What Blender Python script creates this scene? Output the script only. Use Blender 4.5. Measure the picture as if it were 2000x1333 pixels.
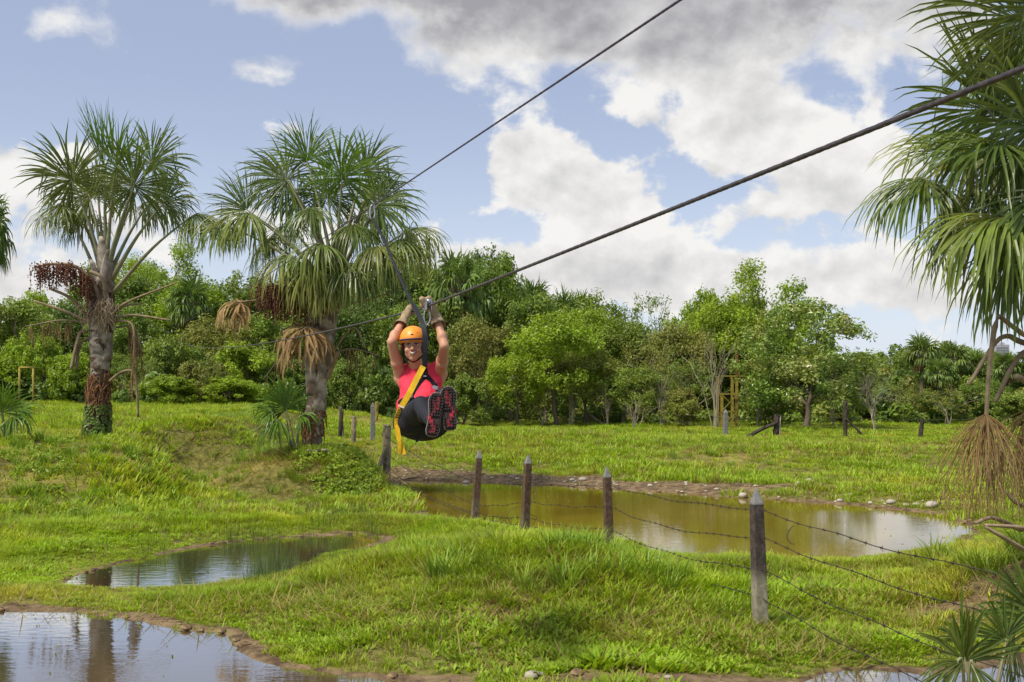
import bpy, bmesh, math, random
import numpy as np
from mathutils import Vector, Matrix, Quaternion

for _o in list(bpy.data.objects):
    bpy.data.objects.remove(_o)
SC = bpy.context.scene
COL = SC.collection
R = math.radians

# ------------------------------------------------------------------ camera
F = 2144.0            # focal length of the photograph in its own pixels
HZ = 755.0            # row of the horizon
CZ = 2.0              # eye height over the water
cam = bpy.data.cameras.new('camera')
cam_o = bpy.data.objects.new('camera', cam)
COL.objects.link(cam_o)
cam_o.location = (0, 0, CZ)
cam_o.rotation_euler = (R(90), 0, 0)
cam.sensor_width = 36.0
cam.lens = F / 2000 * 36
cam.shift_y = (HZ - 666.5) / 2000
cam.clip_start = 0.05
cam.clip_end = 12000
SC.camera = cam_o

def W(px, py, Y):
    """a point of the place at depth Y that the photograph shows at (px, py)"""
    return Vector(((px - 1000) / F * Y, Y, CZ - (py - HZ) / F * Y))

# ------------------------------------------------------------------ view, sun, sky
SC.view_settings.view_transform = 'Standard'
SC.view_settings.look = 'None'
SC.view_settings.gamma = 1.0
SC.view_settings.use_curve_mapping = False
SC.view_settings.exposure = 1.15
SC.cycles.use_denoising = True
SC.cycles.max_bounces = 8
SC.cycles.transparent_max_bounces = 8

SUN_EL, SUN_AZ = R(56), R(-128)        # azimuth clockwise from +Y: behind the camera, to its left
sun_vec = Vector((math.cos(SUN_EL) * math.sin(SUN_AZ), math.cos(SUN_EL) * math.cos(SUN_AZ), math.sin(SUN_EL)))
sl = bpy.data.lights.new('sun', 'SUN')
sl.energy = 2.4
sl.angle = R(11.0)
sl.color = (1.0, 0.93, 0.79)
so = bpy.data.objects.new('sun', sl)
COL.objects.link(so)
so.location = (-20, -20, 40)
so.rotation_euler = (-sun_vec).to_track_quat('-Z', 'Y').to_euler()

class NT:
    """short hand for building node trees"""
    def __init__(s, tree):
        s.t = tree
    def n(s, kind, **kw):
        nd = s.t.nodes.new(kind)
        for k, v in kw.items():
            if k in nd.inputs.keys() and not hasattr(nd, k):
                s.put(nd.inputs[k], v)
            else:
                setattr(nd, k, v)
        return nd
    def put(s, sock, v):
        if isinstance(v, bpy.types.NodeSocket):
            s.t.links.new(v, sock)
        elif v is not None:
            sock.default_value = v
    def m(s, op, a, b=None, c=None, clamp=False):
        nd = s.t.nodes.new('ShaderNodeMath'); nd.operation = op; nd.use_clamp = clamp
        s.put(nd.inputs[0], a)
        if b is not None: s.put(nd.inputs[1], b)
        if c is not None: s.put(nd.inputs[2], c)
        return nd.outputs[0]
    def v(s, op, a, b=None):
        nd = s.t.nodes.new('ShaderNodeVectorMath'); nd.operation = op
        s.put(nd.inputs[0], a)
        if b is not None: s.put(nd.inputs[1], b)
        return nd.outputs[0]
    def noise(s, vec, scale, detail=4, rough=0.55, dist=0.0):
        nd = s.t.nodes.new('ShaderNodeTexNoise')
        s.put(nd.inputs['Vector'], vec)
        nd.inputs['Scale'].default_value = scale; nd.inputs['Detail'].default_value = detail
        nd.inputs['Roughness'].default_value = rough; nd.inputs['Distortion'].default_value = dist
        return nd.outputs[0]
    def ramp(s, fac, a, b, lo=0.0, hi=1.0):
        nd = s.t.nodes.new('ShaderNodeMapRange'); nd.interpolation_type = 'SMOOTHSTEP'
        s.put(nd.inputs[0], fac); s.put(nd.inputs[1], a); s.put(nd.inputs[2], b)
        nd.inputs[3].default_value = lo; nd.inputs[4].default_value = hi
        return nd.outputs[0]
    def mix(s, fac, a, b, mode='MIX'):
        nd = s.t.nodes.new('ShaderNodeMix'); nd.data_type = 'RGBA'; nd.blend_type = mode
        s.put(nd.inputs[0], fac)
        for sock, val in ((nd.inputs[6], a), (nd.inputs[7], b)):
            if isinstance(val, tuple) and len(val) == 3: val = (*val, 1)
            s.put(sock, val)
        return nd.outputs[2]

def build_sky():
    w = bpy.data.worlds.new('World'); SC.world = w; w.use_nodes = True
    t = w.node_tree; t.nodes.clear(); k = NT(t)
    out = t.nodes.new('ShaderNodeOutputWorld'); bg = t.nodes.new('ShaderNodeBackground')
    t.links.new(bg.outputs[0], out.inputs[0])
    sky = t.nodes.new('ShaderNodeTexSky'); sky.sky_type = 'NISHITA'; sky.sun_disc = False
    sky.sun_elevation = SUN_EL; sky.sun_rotation = SUN_AZ
    sky.air_density = 1.0; sky.dust_density = 0.6; sky.ozone_density = 2.2
    skyc = k.v('SCALE', sky.outputs[0]); skyc.node.inputs['Scale'].default_value = 0.060
    tc = t.nodes.new('ShaderNodeTexCoord'); d = tc.outputs['Generated']
    sep = t.nodes.new('ShaderNodeSeparateXYZ'); t.links.new(d, sep.inputs[0])
    az = k.m('ARCTAN2', sep.outputs[0], sep.outputs[1])
    el = k.m('ARCSINE', sep.outputs[2])
    # banks of cloud: azimuth, elevation, half width, half height (degrees), weight
    banks = [(1.4, 10.2, 4.0, 1.7, .34), (.3, 12.3, 1.6, 1.2, .27), (5.6, 10.0, 3.2, 1.5, .28), (12.6, 12.8, 4.2, 2.0, .40), (17.0, 10.2, 3.4, 2.2, .36), (12.0, 8.6, 3.2, 1.0, .24),
             (-1.0, 6.4, 3.6, 1.0, .34), (5.0, 5.4, 5.6, 1.6, .38), (12.5, 5.8, 5.0, 1.4, .36), (19.5, 4.6, 6.5, 1.9, .32), (-3.2, 17.0, 2.5, 1.6, .38), (-15.3, 15.6, 2.4, 1.0, .27),
             (-11.9, 15.9, 1.6, 1.3, .30), (-22.3, 16.9, 3.2, .8, .17), (-27, 10.0, 4.6, 2.8, .36), (-14.0, 8.6, 4.0, 1.6, .36), (-23, 4.6, 8, 2.8, .38),
             (-8.2, 15.2, 1.5, .6, .22), (-12.0, 12.8, 1.8, .9, .24), (14, 18.2, 12, 3.4, .60), (4, 18.2, 6, 2.0, .38), (-6, 20.6, 10, 2.0, .48), (-21, 20.6, 7, 1.8, .40),
             (34, 10, 8, 5, .32), (-44, 14, 10, 5, .32), (60, 16, 14, 6, .32), (-80, 20, 16, 8, .32), (5, 30, 26, 7, .38)]
    bank = None
    for a, e, ra, re, wt in banks:
        u = k.m('MULTIPLY', k.m('SUBTRACT', az, R(a)), 1 / R(ra))
        v = k.m('MULTIPLY', k.m('SUBTRACT', el, R(e)), 1 / R(re))
        q = k.m('ADD', k.m('MULTIPLY', u, u), k.m('MULTIPLY', v, v))
        g = k.m('MULTIPLY', k.m('EXPONENT', k.m('MULTIPLY', q, -0.8)), wt)
        bank = g if bank is None else k.m('ADD', bank, g)
    st = k.v('MULTIPLY', d, (1.0, 1.0, 1.30))
    n0 = k.noise(st, 9.0, 11, 0.58, 0.15)
    soft0 = k.noise(st, 9.0, 3.0, 0.52, 0.15)
    soft1 = k.noise(k.v('ADD', st, (-0.016, 0.0, 0.034)), 9.0, 3.0, 0.52, 0.15)
    fine0 = k.noise(st, 26.0, 5, 0.55)
    fine1 = k.noise(k.v('ADD', st, (-0.006, 0.0, 0.012)), 26.0, 5, 0.55)
    low = k.ramp(el, R(1.5), R(8), 0.10, 0.0)
    base = k.m('ADD', k.m('ADD', bank, low), -0.20)
    D0 = k.m('ADD', k.m('MULTIPLY', k.m('SUBTRACT', n0, 0.5), 1.55), base)
    alpha = k.ramp(D0, 0.0, k.ramp(el, R(12.5), R(18), 0.11, 0.30))
    # relief: the side that looks to the light is white, the underside grey
    rel = k.m('ADD', k.m('MULTIPLY', k.m('SUBTRACT', soft0, soft1), 1.5), k.m('MULTIPLY', k.m('SUBTRACT', fine0, fine1), 0.9))
    thick = k.ramp(D0, 0.08, 0.40)
    deck = k.ramp(el, R(13.0), R(19.5))
    shade = k.m('ADD', k.m('ADD', rel, 0.90), k.m('MULTIPLY', thick, -0.16))
    shade = k.m('ADD', shade, k.m('MULTIPLY', k.m('MULTIPLY', deck, thick), -0.55), clamp=True)
    ccol = k.mix(shade, (0.165, 0.165, 0.178), (0.415, 0.41, 0.40))
    haze = k.ramp(el, R(0.0), R(16), 0.5, 0.0)
    skyh = k.mix(haze, k.mix(0.52, skyc, (0.245, 0.26, 0.335)), (0.38, 0.415, 0.475))
    col = k.mix(alpha, skyh, ccol)
    t.links.new(col, bg.inputs[0]); bg.inputs[1].default_value = 1.0
    w.cycles.sampling_method = 'MANUAL'; w.cycles.sample_map_resolution = 1024
build_sky()

# ------------------------------------------------------------------ materials
MATS = {}
def material(name, rough=0.8, spec=0.3):
    m = bpy.data.materials.new(name); m.use_nodes = True
    t = m.node_tree; k = NT(t)
    b = t.nodes['Principled BSDF']
    b.inputs['Roughness'].default_value = rough
    b.inputs['Specular IOR Level'].default_value = spec
    MATS[name] = m
    return m, k, b

def plain(name, col, rough=0.7, var=0.25, scale=12, spec=0.3, metal=0.0, bump=0.0, dirt=None):
    """one colour with mottled variation and fine relief"""
    m, k, b = material(name, rough, spec)
    tc = k.n('ShaderNodeTexCoord').outputs['Object']
    n = k.noise(tc, scale, 6, 0.6)
    dark = tuple(c * (1 - var) for c in col); lite = tuple(min(1, c * (1 + var)) for c in col)
    c = k.mix(k.ramp(n, 0.3, 0.7), dark, lite)
    if dirt:
        c = k.mix(k.ramp(k.noise(tc, scale * .35, 5, .65), 0.48, 0.66), c, dirt)
    k.put(b.inputs['Base Color'], c)
    b.inputs['Metallic'].default_value = metal
    if bump:
        bp = k.n('ShaderNodeBump'); bp.inputs['Strength'].default_value = bump; bp.inputs['Distance'].default_value = 0.01
        k.put(bp.inputs['Height'], k.noise(tc, scale * 3, 5, .6)); k.put(b.inputs['Normal'], bp.outputs[0])
    return m

def leafy(name, cols, rough=0.5, trans=0.35, spec=0.35, patch=0.25, brown=0.0):
    """foliage: colour differs from leaf to leaf, from plant to plant and in patches; light passes through"""
    m = bpy.data.materials.new(name); m.use_nodes = True
    t = m.node_tree; k = NT(t); t.nodes.clear()
    out = t.nodes.new('ShaderNodeOutputMaterial')
    at = k.n('ShaderNodeAttribute', attribute_name='tone').outputs['Fac']
    oi = k.n('ShaderNodeObjectInfo').outputs['Random']
    pos = k.n('ShaderNodeNewGeometry').outputs['Position']
    pt = k.noise(pos, patch, 4, 0.6)
    a, b_, c_ = cols
    f1 = k.m('ADD', k.m('MULTIPLY', at, 0.6), k.m('MULTIPLY', oi, 0.4))
    col = k.mix(f1, a, b_)
    col = k.mix(k.ramp(pt, 0.42, 0.68), col, c_)
    vig = k.ramp(k.noise(pos, patch * 4.1, 4, .65), .3, .7, .68, 1.18)
    vn = k.v('SCALE', col); k.put(vn.node.inputs['Scale'], vig); col = vn
    if brown:
        col = k.mix(k.ramp(k.m('ADD', k.m('MULTIPLY', at, .55), k.m('MULTIPLY', k.noise(pos, patch * 2.3, 3), .9)), 1.02 - brown, 1.12 - brown), col, (0.24, 0.155, 0.06))
    p = t.nodes.new('ShaderNodeBsdfPrincipled')
    p.inputs['Roughness'].default_value = rough; p.inputs['Specular IOR Level'].default_value = spec
    k.put(p.inputs['Base Color'], col)
    tr = t.nodes.new('ShaderNodeBsdfTranslucent')
    k.put(tr.inputs['Color'], k.mix(1.0, col, (1.25, 1.15, 0.6), 'MULTIPLY'))
    mx = t.nodes.new('ShaderNodeMixShader'); mx.inputs[0].default_value = trans
    t.links.new(p.outputs[0], mx.inputs[1]); t.links.new(tr.outputs[0], mx.inputs[2])
    t.links.new(mx.outputs[0], out.inputs[0])
    MATS[name] = m
    return m

leafy('grass', ((0.215, 0.345, 0.014), (0.340, 0.490, 0.024), (0.430, 0.460, 0.050)), 0.55, 0.40, 0.25, 0.35, 0.13)
leafy('tall_grass', ((0.133, 0.250, 0.022), (0.252, 0.413, 0.037), (0.278, 0.388, 0.037)), 0.5, 0.38, 0.3, 0.5, 0.04)
leafy('weeds', ((0.240, 0.390, 0.016), (0.390, 0.550, 0.030), (0.330, 0.460, 0.045)), 0.5, 0.40, 0.3, 0.6, 0.08)
leafy('dry_grass', ((0.30, 0.22, 0.08), (0.36, 0.30, 0.10), (0.22, 0.22, 0.05)), 0.7, 0.3, 0.2, 0.5)
leafy('reed', ((0.05, 0.09, 0.02), (0.10, 0.17, 0.03), (0.07, 0.11, 0.03)), 0.6, 0.25)
leafy('leaf_mid', ((0.126, 0.210, 0.028), (0.245, 0.350, 0.045), (0.223, 0.294, 0.049)), 0.45, 0.35)
leafy('leaf_dark', ((0.079, 0.142, 0.024), (0.150, 0.236, 0.035), (0.129, 0.189, 0.034)), 0.42, 0.30)
leafy('leaf_bright', ((0.199, 0.312, 0.022), (0.345, 0.475, 0.037), (0.305, 0.413, 0.037)), 0.45, 0.40)
leafy('leaf_olive', ((0.172, 0.213, 0.037), (0.292, 0.325, 0.062), (0.265, 0.263, 0.062)), 0.5, 0.35)
leafy('leaf_glossy', ((0.117, 0.208, 0.026), (0.220, 0.338, 0.039), (0.372, 0.390, 0.117)), 0.32, 0.28, 0.5, 0.9)  # third colour lays pale patches over the dome tree's crown
leafy('palm_leaf', ((0.066, 0.112, 0.020), (0.140, 0.205, 0.034), (0.150, 0.190, 0.036)), 0.36, 0.32, 0.45, 0.8)
leafy('palm_leaf_young', ((0.085, 0.175, 0.018), (0.165, 0.290, 0.028), (0.150, 0.25, 0.03)), 0.36, 0.42, 0.45, 0.8)
leafy('palm_leaf_old', ((0.12, 0.19, 0.036), (0.22, 0.29, 0.05), (0.25, 0.26, 0.055)), 0.42, 0.34, 0.4, 0.9)
leafy('palm_leaf_dead', ((0.22, 0.14, 0.065), (0.38, 0.26, 0.12), (0.28, 0.17, 0.07)), 0.75, 0.18, 0.2, 1.5)
leafy('far_palm_leaf', ((0.103, 0.182, 0.033), (0.200, 0.299, 0.052), (0.179, 0.247, 0.046)), 0.4, 0.30, 0.4, 0.3)
plain('petiole', (0.22, 0.225, 0.115), 0.5, 0.25, 5, 0.4, dirt=(0.22, 0.17, 0.10))
plain('petiole_dead', (0.25, 0.185, 0.115), 0.75, 0.3, 6, 0.2, bump=.3)
plain('leaf_base', (0.30, 0.255, 0.205), 0.9, 0.5, 7, 0.2, bump=.6, dirt=(0.13, 0.085, 0.05))
plain('palm_trunk', (0.085, 0.055, 0.036), 0.95, 0.6, 11, 0.1, bump=1.0, dirt=(0.17, 0.135, 0.10))
plain('palm_trunk_grey', (0.16, 0.125, 0.095), 0.9, 0.35, 7, 0.15, bump=1.0, dirt=(0.12, 0.075, 0.05))
plain('fibre', (0.20, 0.10, 0.05), 0.9, 0.4, 20, 0.1, bump=1.0)
plain('fruit', (0.10, 0.025, 0.015), 0.45, 0.5, 25, 0.4)
plain('bark', (0.15, 0.12, 0.085), 0.9, 0.4, 3, 0.15, bump=.8)
plain('bark_pale', (0.34, 0.29, 0.21), 0.85, 0.3, 3, 0.2, bump=.5)
plain('concrete_post', (0.085, 0.075, 0.065), 0.85, 0.35, 9, 0.2, bump=.5, dirt=(0.20, 0.185, 0.15))
def two_tone(name, upper, lower, z):
    m, k, b = material(name, .85, .2); pos = k.n('ShaderNodeNewGeometry').outputs['Position']; sp = k.n('ShaderNodeSeparateXYZ'); k.t.links.new(pos, sp.inputs[0])
    n = k.noise(pos, 22, 6, .65); zz = k.m('ADD', sp.outputs[2], k.m('MULTIPLY', k.m('SUBTRACT', n, .5), .35))
    up_ = k.mix(k.ramp(n, .35, .7), tuple(c * .6 for c in upper), tuple(c * 1.3 for c in upper)); lo_ = k.mix(k.ramp(n, .35, .7), tuple(c * .7 for c in lower), tuple(c * 1.2 for c in lower))
    k.put(b.inputs['Base Color'], k.mix(k.ramp(zz, z - .08, z + .08), lo_, up_))
    bp = k.n('ShaderNodeBump'); bp.inputs['Strength'].default_value = .5; bp.inputs['Distance'].default_value = .006; k.put(bp.inputs['Height'], k.noise(pos, 60, 5)); k.put(b.inputs['Normal'], bp.outputs[0])
two_tone('footed_post', (0.075, 0.058, 0.048), (0.27, 0.24, 0.17), .50)
two_tone('brown_post', (0.11, 0.070, 0.045), (0.16, 0.125, 0.08), .30)
plain('concrete_cap', (0.17, 0.165, 0.155), 0.8, 0.25, 14, 0.25, bump=.4)
plain('old_wood', (0.24, 0.20, 0.13), 0.9, 0.4, 8, 0.15, bump=.8, dirt=(0.10, 0.09, 0.05))
plain('dark_wood', (0.055, 0.045, 0.035), 0.9, 0.4, 8, 0.15, bump=.8)
plain('rusty_wire', (0.06, 0.045, 0.035), 0.6, 0.4, 30, 0.4, metal=.5)
plain('steel_cable', (0.085, 0.070, 0.072), 0.45, 0.3, 40, 0.5, metal=.55)
plain('thin_cable', (0.075, 0.05, 0.085), 0.45, 0.3, 40, 0.5, metal=.4)
plain('yellow_paint', (0.26, 0.20, 0.035), 0.6, 0.25, 4, 0.3, dirt=(0.22, 0.14, 0.05))
plain('rusty_paint', (0.16, 0.06, 0.03), 0.8, 0.3, 6, 0.2)
plain('stone', (0.38, 0.34, 0.27), 0.8, 0.3, 8, 0.25, bump=.5)
plain('tower_wall', (0.33, 0.33, 0.36), 0.9, 0.1, 0.2)
plain('tower_glass', (0.16, 0.18, 0.21), 0.3, 0.1, 0.2)

# ------------------------------------------------------------------ helpers for objects
def tag(o, label=None, cat=None, group=None, kind=None):
    if label: o['label'] = label
    if cat: o['category'] = cat
    if group: o['group'] = group
    if kind: o['kind'] = kind
    return o

def empty(name, loc=(0, 0, 0), label=None, cat=None, group=None):
    o = bpy.data.objects.new(name, None); o.empty_display_size = 0.2
    COL.objects.link(o); o.location = loc
    return tag(o, label, cat, group)

def mesh_obj(name, verts, faces, mat, parent=None, smooth=False, tone=None, mats=None, midx=None, link=True):
    me = bpy.data.meshes.new(name)
    me.from_pydata([tuple(v) for v in verts] if not isinstance(verts, np.ndarray) else verts.tolist(), [], faces if not isinstance(faces, np.ndarray) else faces.tolist())
    for mm in (mats or [mat]):
        me.materials.append(MATS[mm] if isinstance(mm, str) else mm)
    if midx is not None: me.polygons.foreach_set('material_index', np.asarray(midx, dtype=np.int32))
    if smooth: me.polygons.foreach_set('use_smooth', np.ones(len(me.polygons), dtype=bool))
    if tone is not None:
        a = me.attributes.new('tone', 'FLOAT', 'POINT'); a.data.foreach_set('value', np.asarray(tone, dtype=np.float32))
    me.update()
    o = bpy.data.objects.new(name, me)
    if link: COL.objects.link(o)
    if parent is not None:
        o.parent = parent
        # parts are modelled in world space: undo the parent's own place
        o.matrix_parent_inverse = world_of(parent).inverted()
    return o

def world_of(o):
    m = Matrix.LocRotScale(o.location, o.rotation_euler, o.scale)
    return (world_of(o.parent) @ o.matrix_parent_inverse @ m) if o.parent else m

class MB:
    """collects vertices and faces of one mesh"""
    def __init__(s): s.v = []; s.f = []; s.t = []; s.mi = []
    def add(s, v, f, tone=0.5, mi=0):
        o = len(s.v); s.v += [tuple(p) for p in v]; s.f += [tuple(i + o for i in q) for q in f]
        s.t += [tone] * len(v); s.mi += [mi] * len(f)
    def tube(s, pts, rad, sides=8, cap=True, tone=0.5, mi=0, flat=1.0):
        pts = [Vector(p) for p in pts]; n = len(pts)
        if not hasattr(rad, '__len__'): rad = [rad] * n
        vs = []; fs = []; ref = None
        for i, p in enumerate(pts):
            d = (pts[min(i + 1, n - 1)] - pts[max(i - 1, 0)]).normalized()
            if ref is None:
                ref = Vector((0, 0, 1)) if abs(d.z) < 0.9 else Vector((1, 0, 0))
            a = (ref - d * ref.dot(d)).normalized(); ref = a; b = d.cross(a)
            for j in range(sides):
                w = 2 * math.pi * j / sides
                vs.append(p + a * (math.cos(w) * rad[i] * flat) + b * (math.sin(w) * rad[i]))
        for i in range(n - 1):
            for j in range(sides):
                k = (j + 1) % sides
                fs.append((i * sides + j, i * sides + k, (i + 1) * sides + k, (i + 1) * sides + j))
        if cap:
            fs.append(tuple(range(sides - 1, -1, -1))); fs.append(tuple((n - 1) * sides + j for j in range(sides)))
        s.add(vs, fs, tone, mi)
    def box(s, c, sx, sy, sz, rot=None, tone=0.5, mi=0):
        vs = [Vector((x * sx / 2, y * sy / 2, z * sz / 2)) for z in (-1, 1) for y in (-1, 1) for x in (-1, 1)]
        if rot is not None: vs = [rot @ v for v in vs]
        vs = [v + Vector(c) for v in vs]
        s.add(vs, [(0, 2, 3, 1), (4, 5, 7, 6), (0, 1, 5, 4), (2, 6, 7, 3), (0, 4, 6, 2), (1, 3, 7, 5)], tone, mi)
    def ball(s, c, r, seg=8, rings=6, sc=(1, 1, 1), rot=None, tone=0.5, mi=0):
        vs = []; fs = []
        for i in range(rings + 1):
            th = math.pi * i / rings
            for j in range(seg):
                ph = 2 * math.pi * j / seg
                p = Vector((math.sin(th) * math.cos(ph) * r * sc[0], math.sin(th) * math.sin(ph) * r * sc[1], math.cos(th) * r * sc[2]))
                if rot is not None: p = rot @ p
                vs.append(p + Vector(c))
        for i in range(rings):
            for j in range(seg):
                k = (j + 1) % seg
                fs.append((i * seg + j, (i + 1) * seg + j, (i + 1) * seg + k, i * seg + k))
        s.add(vs, fs, tone, mi)
    def build(s, name, mat, parent=None, smooth=False, mats=None, link=True):
        return mesh_obj(name, s.v, s.f, mat, parent, smooth, s.t, mats, s.mi if mats else None, link)

def spline(pts, n=8):
    """smooth path through points"""
    P = [Vector(p) for p in pts]
    if len(P) == 2: return [P[0].lerp(P[1], i / n) for i in range(n + 1)]
    Q = [P[0] * 2 - P[1]] + P + [P[-1] * 2 - P[-2]]; out = []
    for i in range(1, len(Q) - 2):
        p0, p1, p2, p3 = Q[i - 1:i + 3]
        for j in range(n):
            t = j / n
            out.append(0.5 * ((2 * p1) + (p2 - p0) * t + (2 * p0 - 5 * p1 + 4 * p2 - p3) * t * t + (3 * p1 - p0 - 3 * p2 + p3) * t ** 3))
    out.append(P[-1]); return out
# ------------------------------------------------------------------ terrain
def vnoise(x, y, seed=0):
    """smooth value noise in [-1,1]"""
    xi = np.floor(x).astype(np.int64); yi = np.floor(y).astype(np.int64); fx = x - xi; fy = y - yi
    def h(a, b):
        n = (a * 374761393 + b * 668265263 + seed * 69069) & 0x7fffffff
        n = ((n ^ (n >> 13)) * 1274126177) & 0x7fffffff
        return ((n ^ (n >> 16)) & 0xffff) / 32767.5 - 1
    u = fx * fx * (3 - 2 * fx); v = fy * fy * (3 - 2 * fy)
    return (h(xi, yi) * (1 - u) + h(xi + 1, yi) * u) * (1 - v) + (h(xi, yi + 1) * (1 - u) + h(xi + 1, yi + 1) * u) * v
def fbm(x, y, f, o=4, seed=0):
    return sum(vnoise(x * f * 2 ** i, y * f * 2 ** i, seed + i) * 0.5 ** i for i in range(o))
def sst(a, b, x):
    t = np.clip((x - a) / (b - a), 0, 1); return t * t * (3 - 2 * t)

def shore(pts):   # outline of a pond as seen at water level -> plan
    return np.array([((x - 1000) / F * (CZ * F / (y - HZ)), CZ * F / (y - HZ)) for x, y in pts])
PONDS = [shore(p) for p in (
    [(765, 936), (830, 939), (900, 941), (1040, 947), (1200, 956), (1330, 963), (1500, 976), (1640, 986), (1760, 996), (1850, 1008), (1905, 1030), (1912, 1046), (1880, 1060), (1800, 1078),
     (1660, 1092), (1500, 1089), (1400, 1089), (1300, 1086), (1225, 1062), (1130, 1050), (1050, 1038), (960, 1020), (900, 1016), (850, 1010), (805, 992), (790, 962)],
    [(338, 931), (390, 929), (445, 932), (440, 944), (395, 956), (350, 946)],
    [(88, 1146), (190, 1112), (300, 1084), (400, 1064), (480, 1056), (560, 1051), (690, 1046), (745, 1054), (720, 1066), (640, 1090), (540, 1124), (500, 1136), (400, 1150), (270, 1152), (150, 1152)],
    [(-260, 1180), (0, 1190), (130, 1196), (260, 1212), (340, 1230), (430, 1238), (455, 1258), (490, 1288), (550, 1304), (650, 1313), (760, 1322), (840, 1336), (880, 1380), (800, 1560), (-260, 1560)],
    [(1500, 1420), (1560, 1338), (1620, 1316), (1700, 1309), (1800, 1316), (1880, 1312), (1960, 1296), (2120, 1288), (2250, 1300), (2250, 1560), (1500, 1560)])]
def poly_sd(px, py, P):
    """distance to an outline, negative inside"""
    d = np.full(px.shape, 1e9); inside = np.zeros(px.shape, bool)
    for (ax, ay), (bx, by) in zip(P, np.roll(P, -1, 0)):
        ex, ey = bx - ax, by - ay
        t = np.clip(((px - ax) * ex + (py - ay) * ey) / (ex * ex + ey * ey + 1e-12), 0, 1)
        d = np.minimum(d, np.hypot(px - ax - t * ex, py - ay - t * ey))
        c = ((ay > py) != (by > py)) & (px < (bx - ax) * (py - ay) / (by - ay + 1e-12) + ax)
        inside ^= c
    return np.where(inside, -d, d)
def shore_dist(x, y):
    s = np.full(x.shape, 1e9)
    for P in PONDS: s = np.minimum(s, poly_sd(x, y, P))
    return s + 0.10 * fbm(x, y, 1.3, 4, 11) * np.clip(y / 12, .5, 1.4)
def bump(u, v): return np.exp(-(u * u + v * v) ** 1.3)
def bump2(u, v): return np.exp(-(u * u + v * v) ** 2.0)
def land(x, y):
    z = 0.06 + 0.05 * sst(15, 18, y) + 0.22 * sst(22, 31, y)
    bank = 0.86 * sst(16.6, 19.6, y + 0.8 * fbm(x, y, .5, 2, 5)) * sst(-5.4, -7.2, x)
    rise = 1.0 * sst(25, 42, y) * sst(-1, -9, x)
    z = z + np.maximum(bank, rise)
    z = z + 0.70 * bump2((x + 3.72) / 1.75, (y - 20.75) / 1.5)
    z = z + 0.27 * bump((x - 0.2) / 1.7, (y - 10.5) / 1.45)
    z = z + 0.42 * bump((x - 5.6) / 1.35, (y - 10.2) / 1.7)
    z = z + 0.22 * bump((x + 0.5) / 5, (y - 32) / 4) + .12 * bump((x - 8) / 4, (y - 27) / 2)
    z = z + 0.05 * fbm(x, y, .45, 4, 3) * sst(5, 14, y) + 0.030 * fbm(x, y, 1.7, 3, 8)
    return z
def terrain(x, y, full=False):
    x = np.asarray(x, float); y = np.asarray(y, float)
    s = shore_dist(x, y)
    wd = np.where((y > 20) & (x > -3), 1.1, 1.15)
    out = 0.015 + land(x, y) * sst(-0.05, wd, s)
    z = np.where(s > 0, out, np.maximum(-0.35, 0.015 + s * 0.5))
    z = z - 0.0 * x
    return (z, s) if full else z
def ground(x, y): return float(terrain(np.array([x]), np.array([y]))[0])

def build_ground():
    rows = np.concatenate([np.linspace(-30, 2.5, 14), 2.5 + np.cumsum(np.concatenate([np.full(40, .09), 0.055 * 1.0105 ** np.arange(330)]))])
    rows = rows[rows < 75]
    rows = np.concatenate([rows, np.geomspace(80, 4000, 24)])
    u = np.linspace(-1, 1, 321); u = np.sign(u) * (0.55 * np.abs(u) + 0.45 * np.abs(u) ** 3)
    Yg, U = np.meshgrid(rows, u, indexing='ij')
    X = U * (np.maximum(Yg, 4) * 0.85 + 4) ; X = np.where(Yg > 76, U * Yg * 2.2, X)
    Z, S = terrain(X, Yg, True)
    Z = np.where(Yg > 60, Z + 0.0, Z)
    nr, nc = X.shape
    v = np.stack([X.ravel(), Yg.ravel(), Z.ravel()], 1)
    i = np.arange(nr * nc).reshape(nr, nc)
    f = np.stack([i[:-1, :-1].ravel(), i[:-1, 1:].ravel(), i[1:, 1:].ravel(), i[1:, :-1].ravel()], 1)
    m, k, b = material('ground', 0.95, 0.15)
    pos = k.n('ShaderNodeNewGeometry').outputs['Position']
    mud = k.n('ShaderNodeAttribute', attribute_name='mud').outputs['Fac']
    g = k.mix(k.ramp(k.noise(pos, 9.0, 7, .7), .35, .65), (0.085, 0.080, 0.022), (0.20, 0.185, 0.05))
    g = k.mix(k.ramp(k.noise(pos, 0.33, 5, .6), .50, .66), g, (0.27, 0.22, 0.065))
    soil = k.mix(k.ramp(k.noise(pos, 5.0, 7, .7), .35, .65), (0.075, 0.048, 0.028), (0.23, 0.165, 0.09))
    c = k.mix(k.ramp(k.m('ADD', mud, k.m('MULTIPLY', k.m('SUBTRACT', k.noise(pos, 3.0, 6, .7), .5), .9)), .38, .62), g, soil)
    k.put(b.inputs['Base Color'], c)
    bp = k.n('ShaderNodeBump'); bp.inputs['Strength'].default_value = 1.0; bp.inputs['Distance'].default_value = 0.03
    k.put(bp.inputs['Height'], k.noise(pos, 14, 7, .65)); k.put(b.inputs['Normal'], bp.outputs[0])
    o = mesh_obj('ground', v, f, 'ground', smooth=True)
    a = o.data.attributes.new('mud', 'FLOAT', 'POINT')
    a.data.foreach_set('value', mudness(X.ravel(), Yg.ravel(), S.ravel()).astype(np.float32))
    tag(o, kind='structure')
    return o
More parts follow.
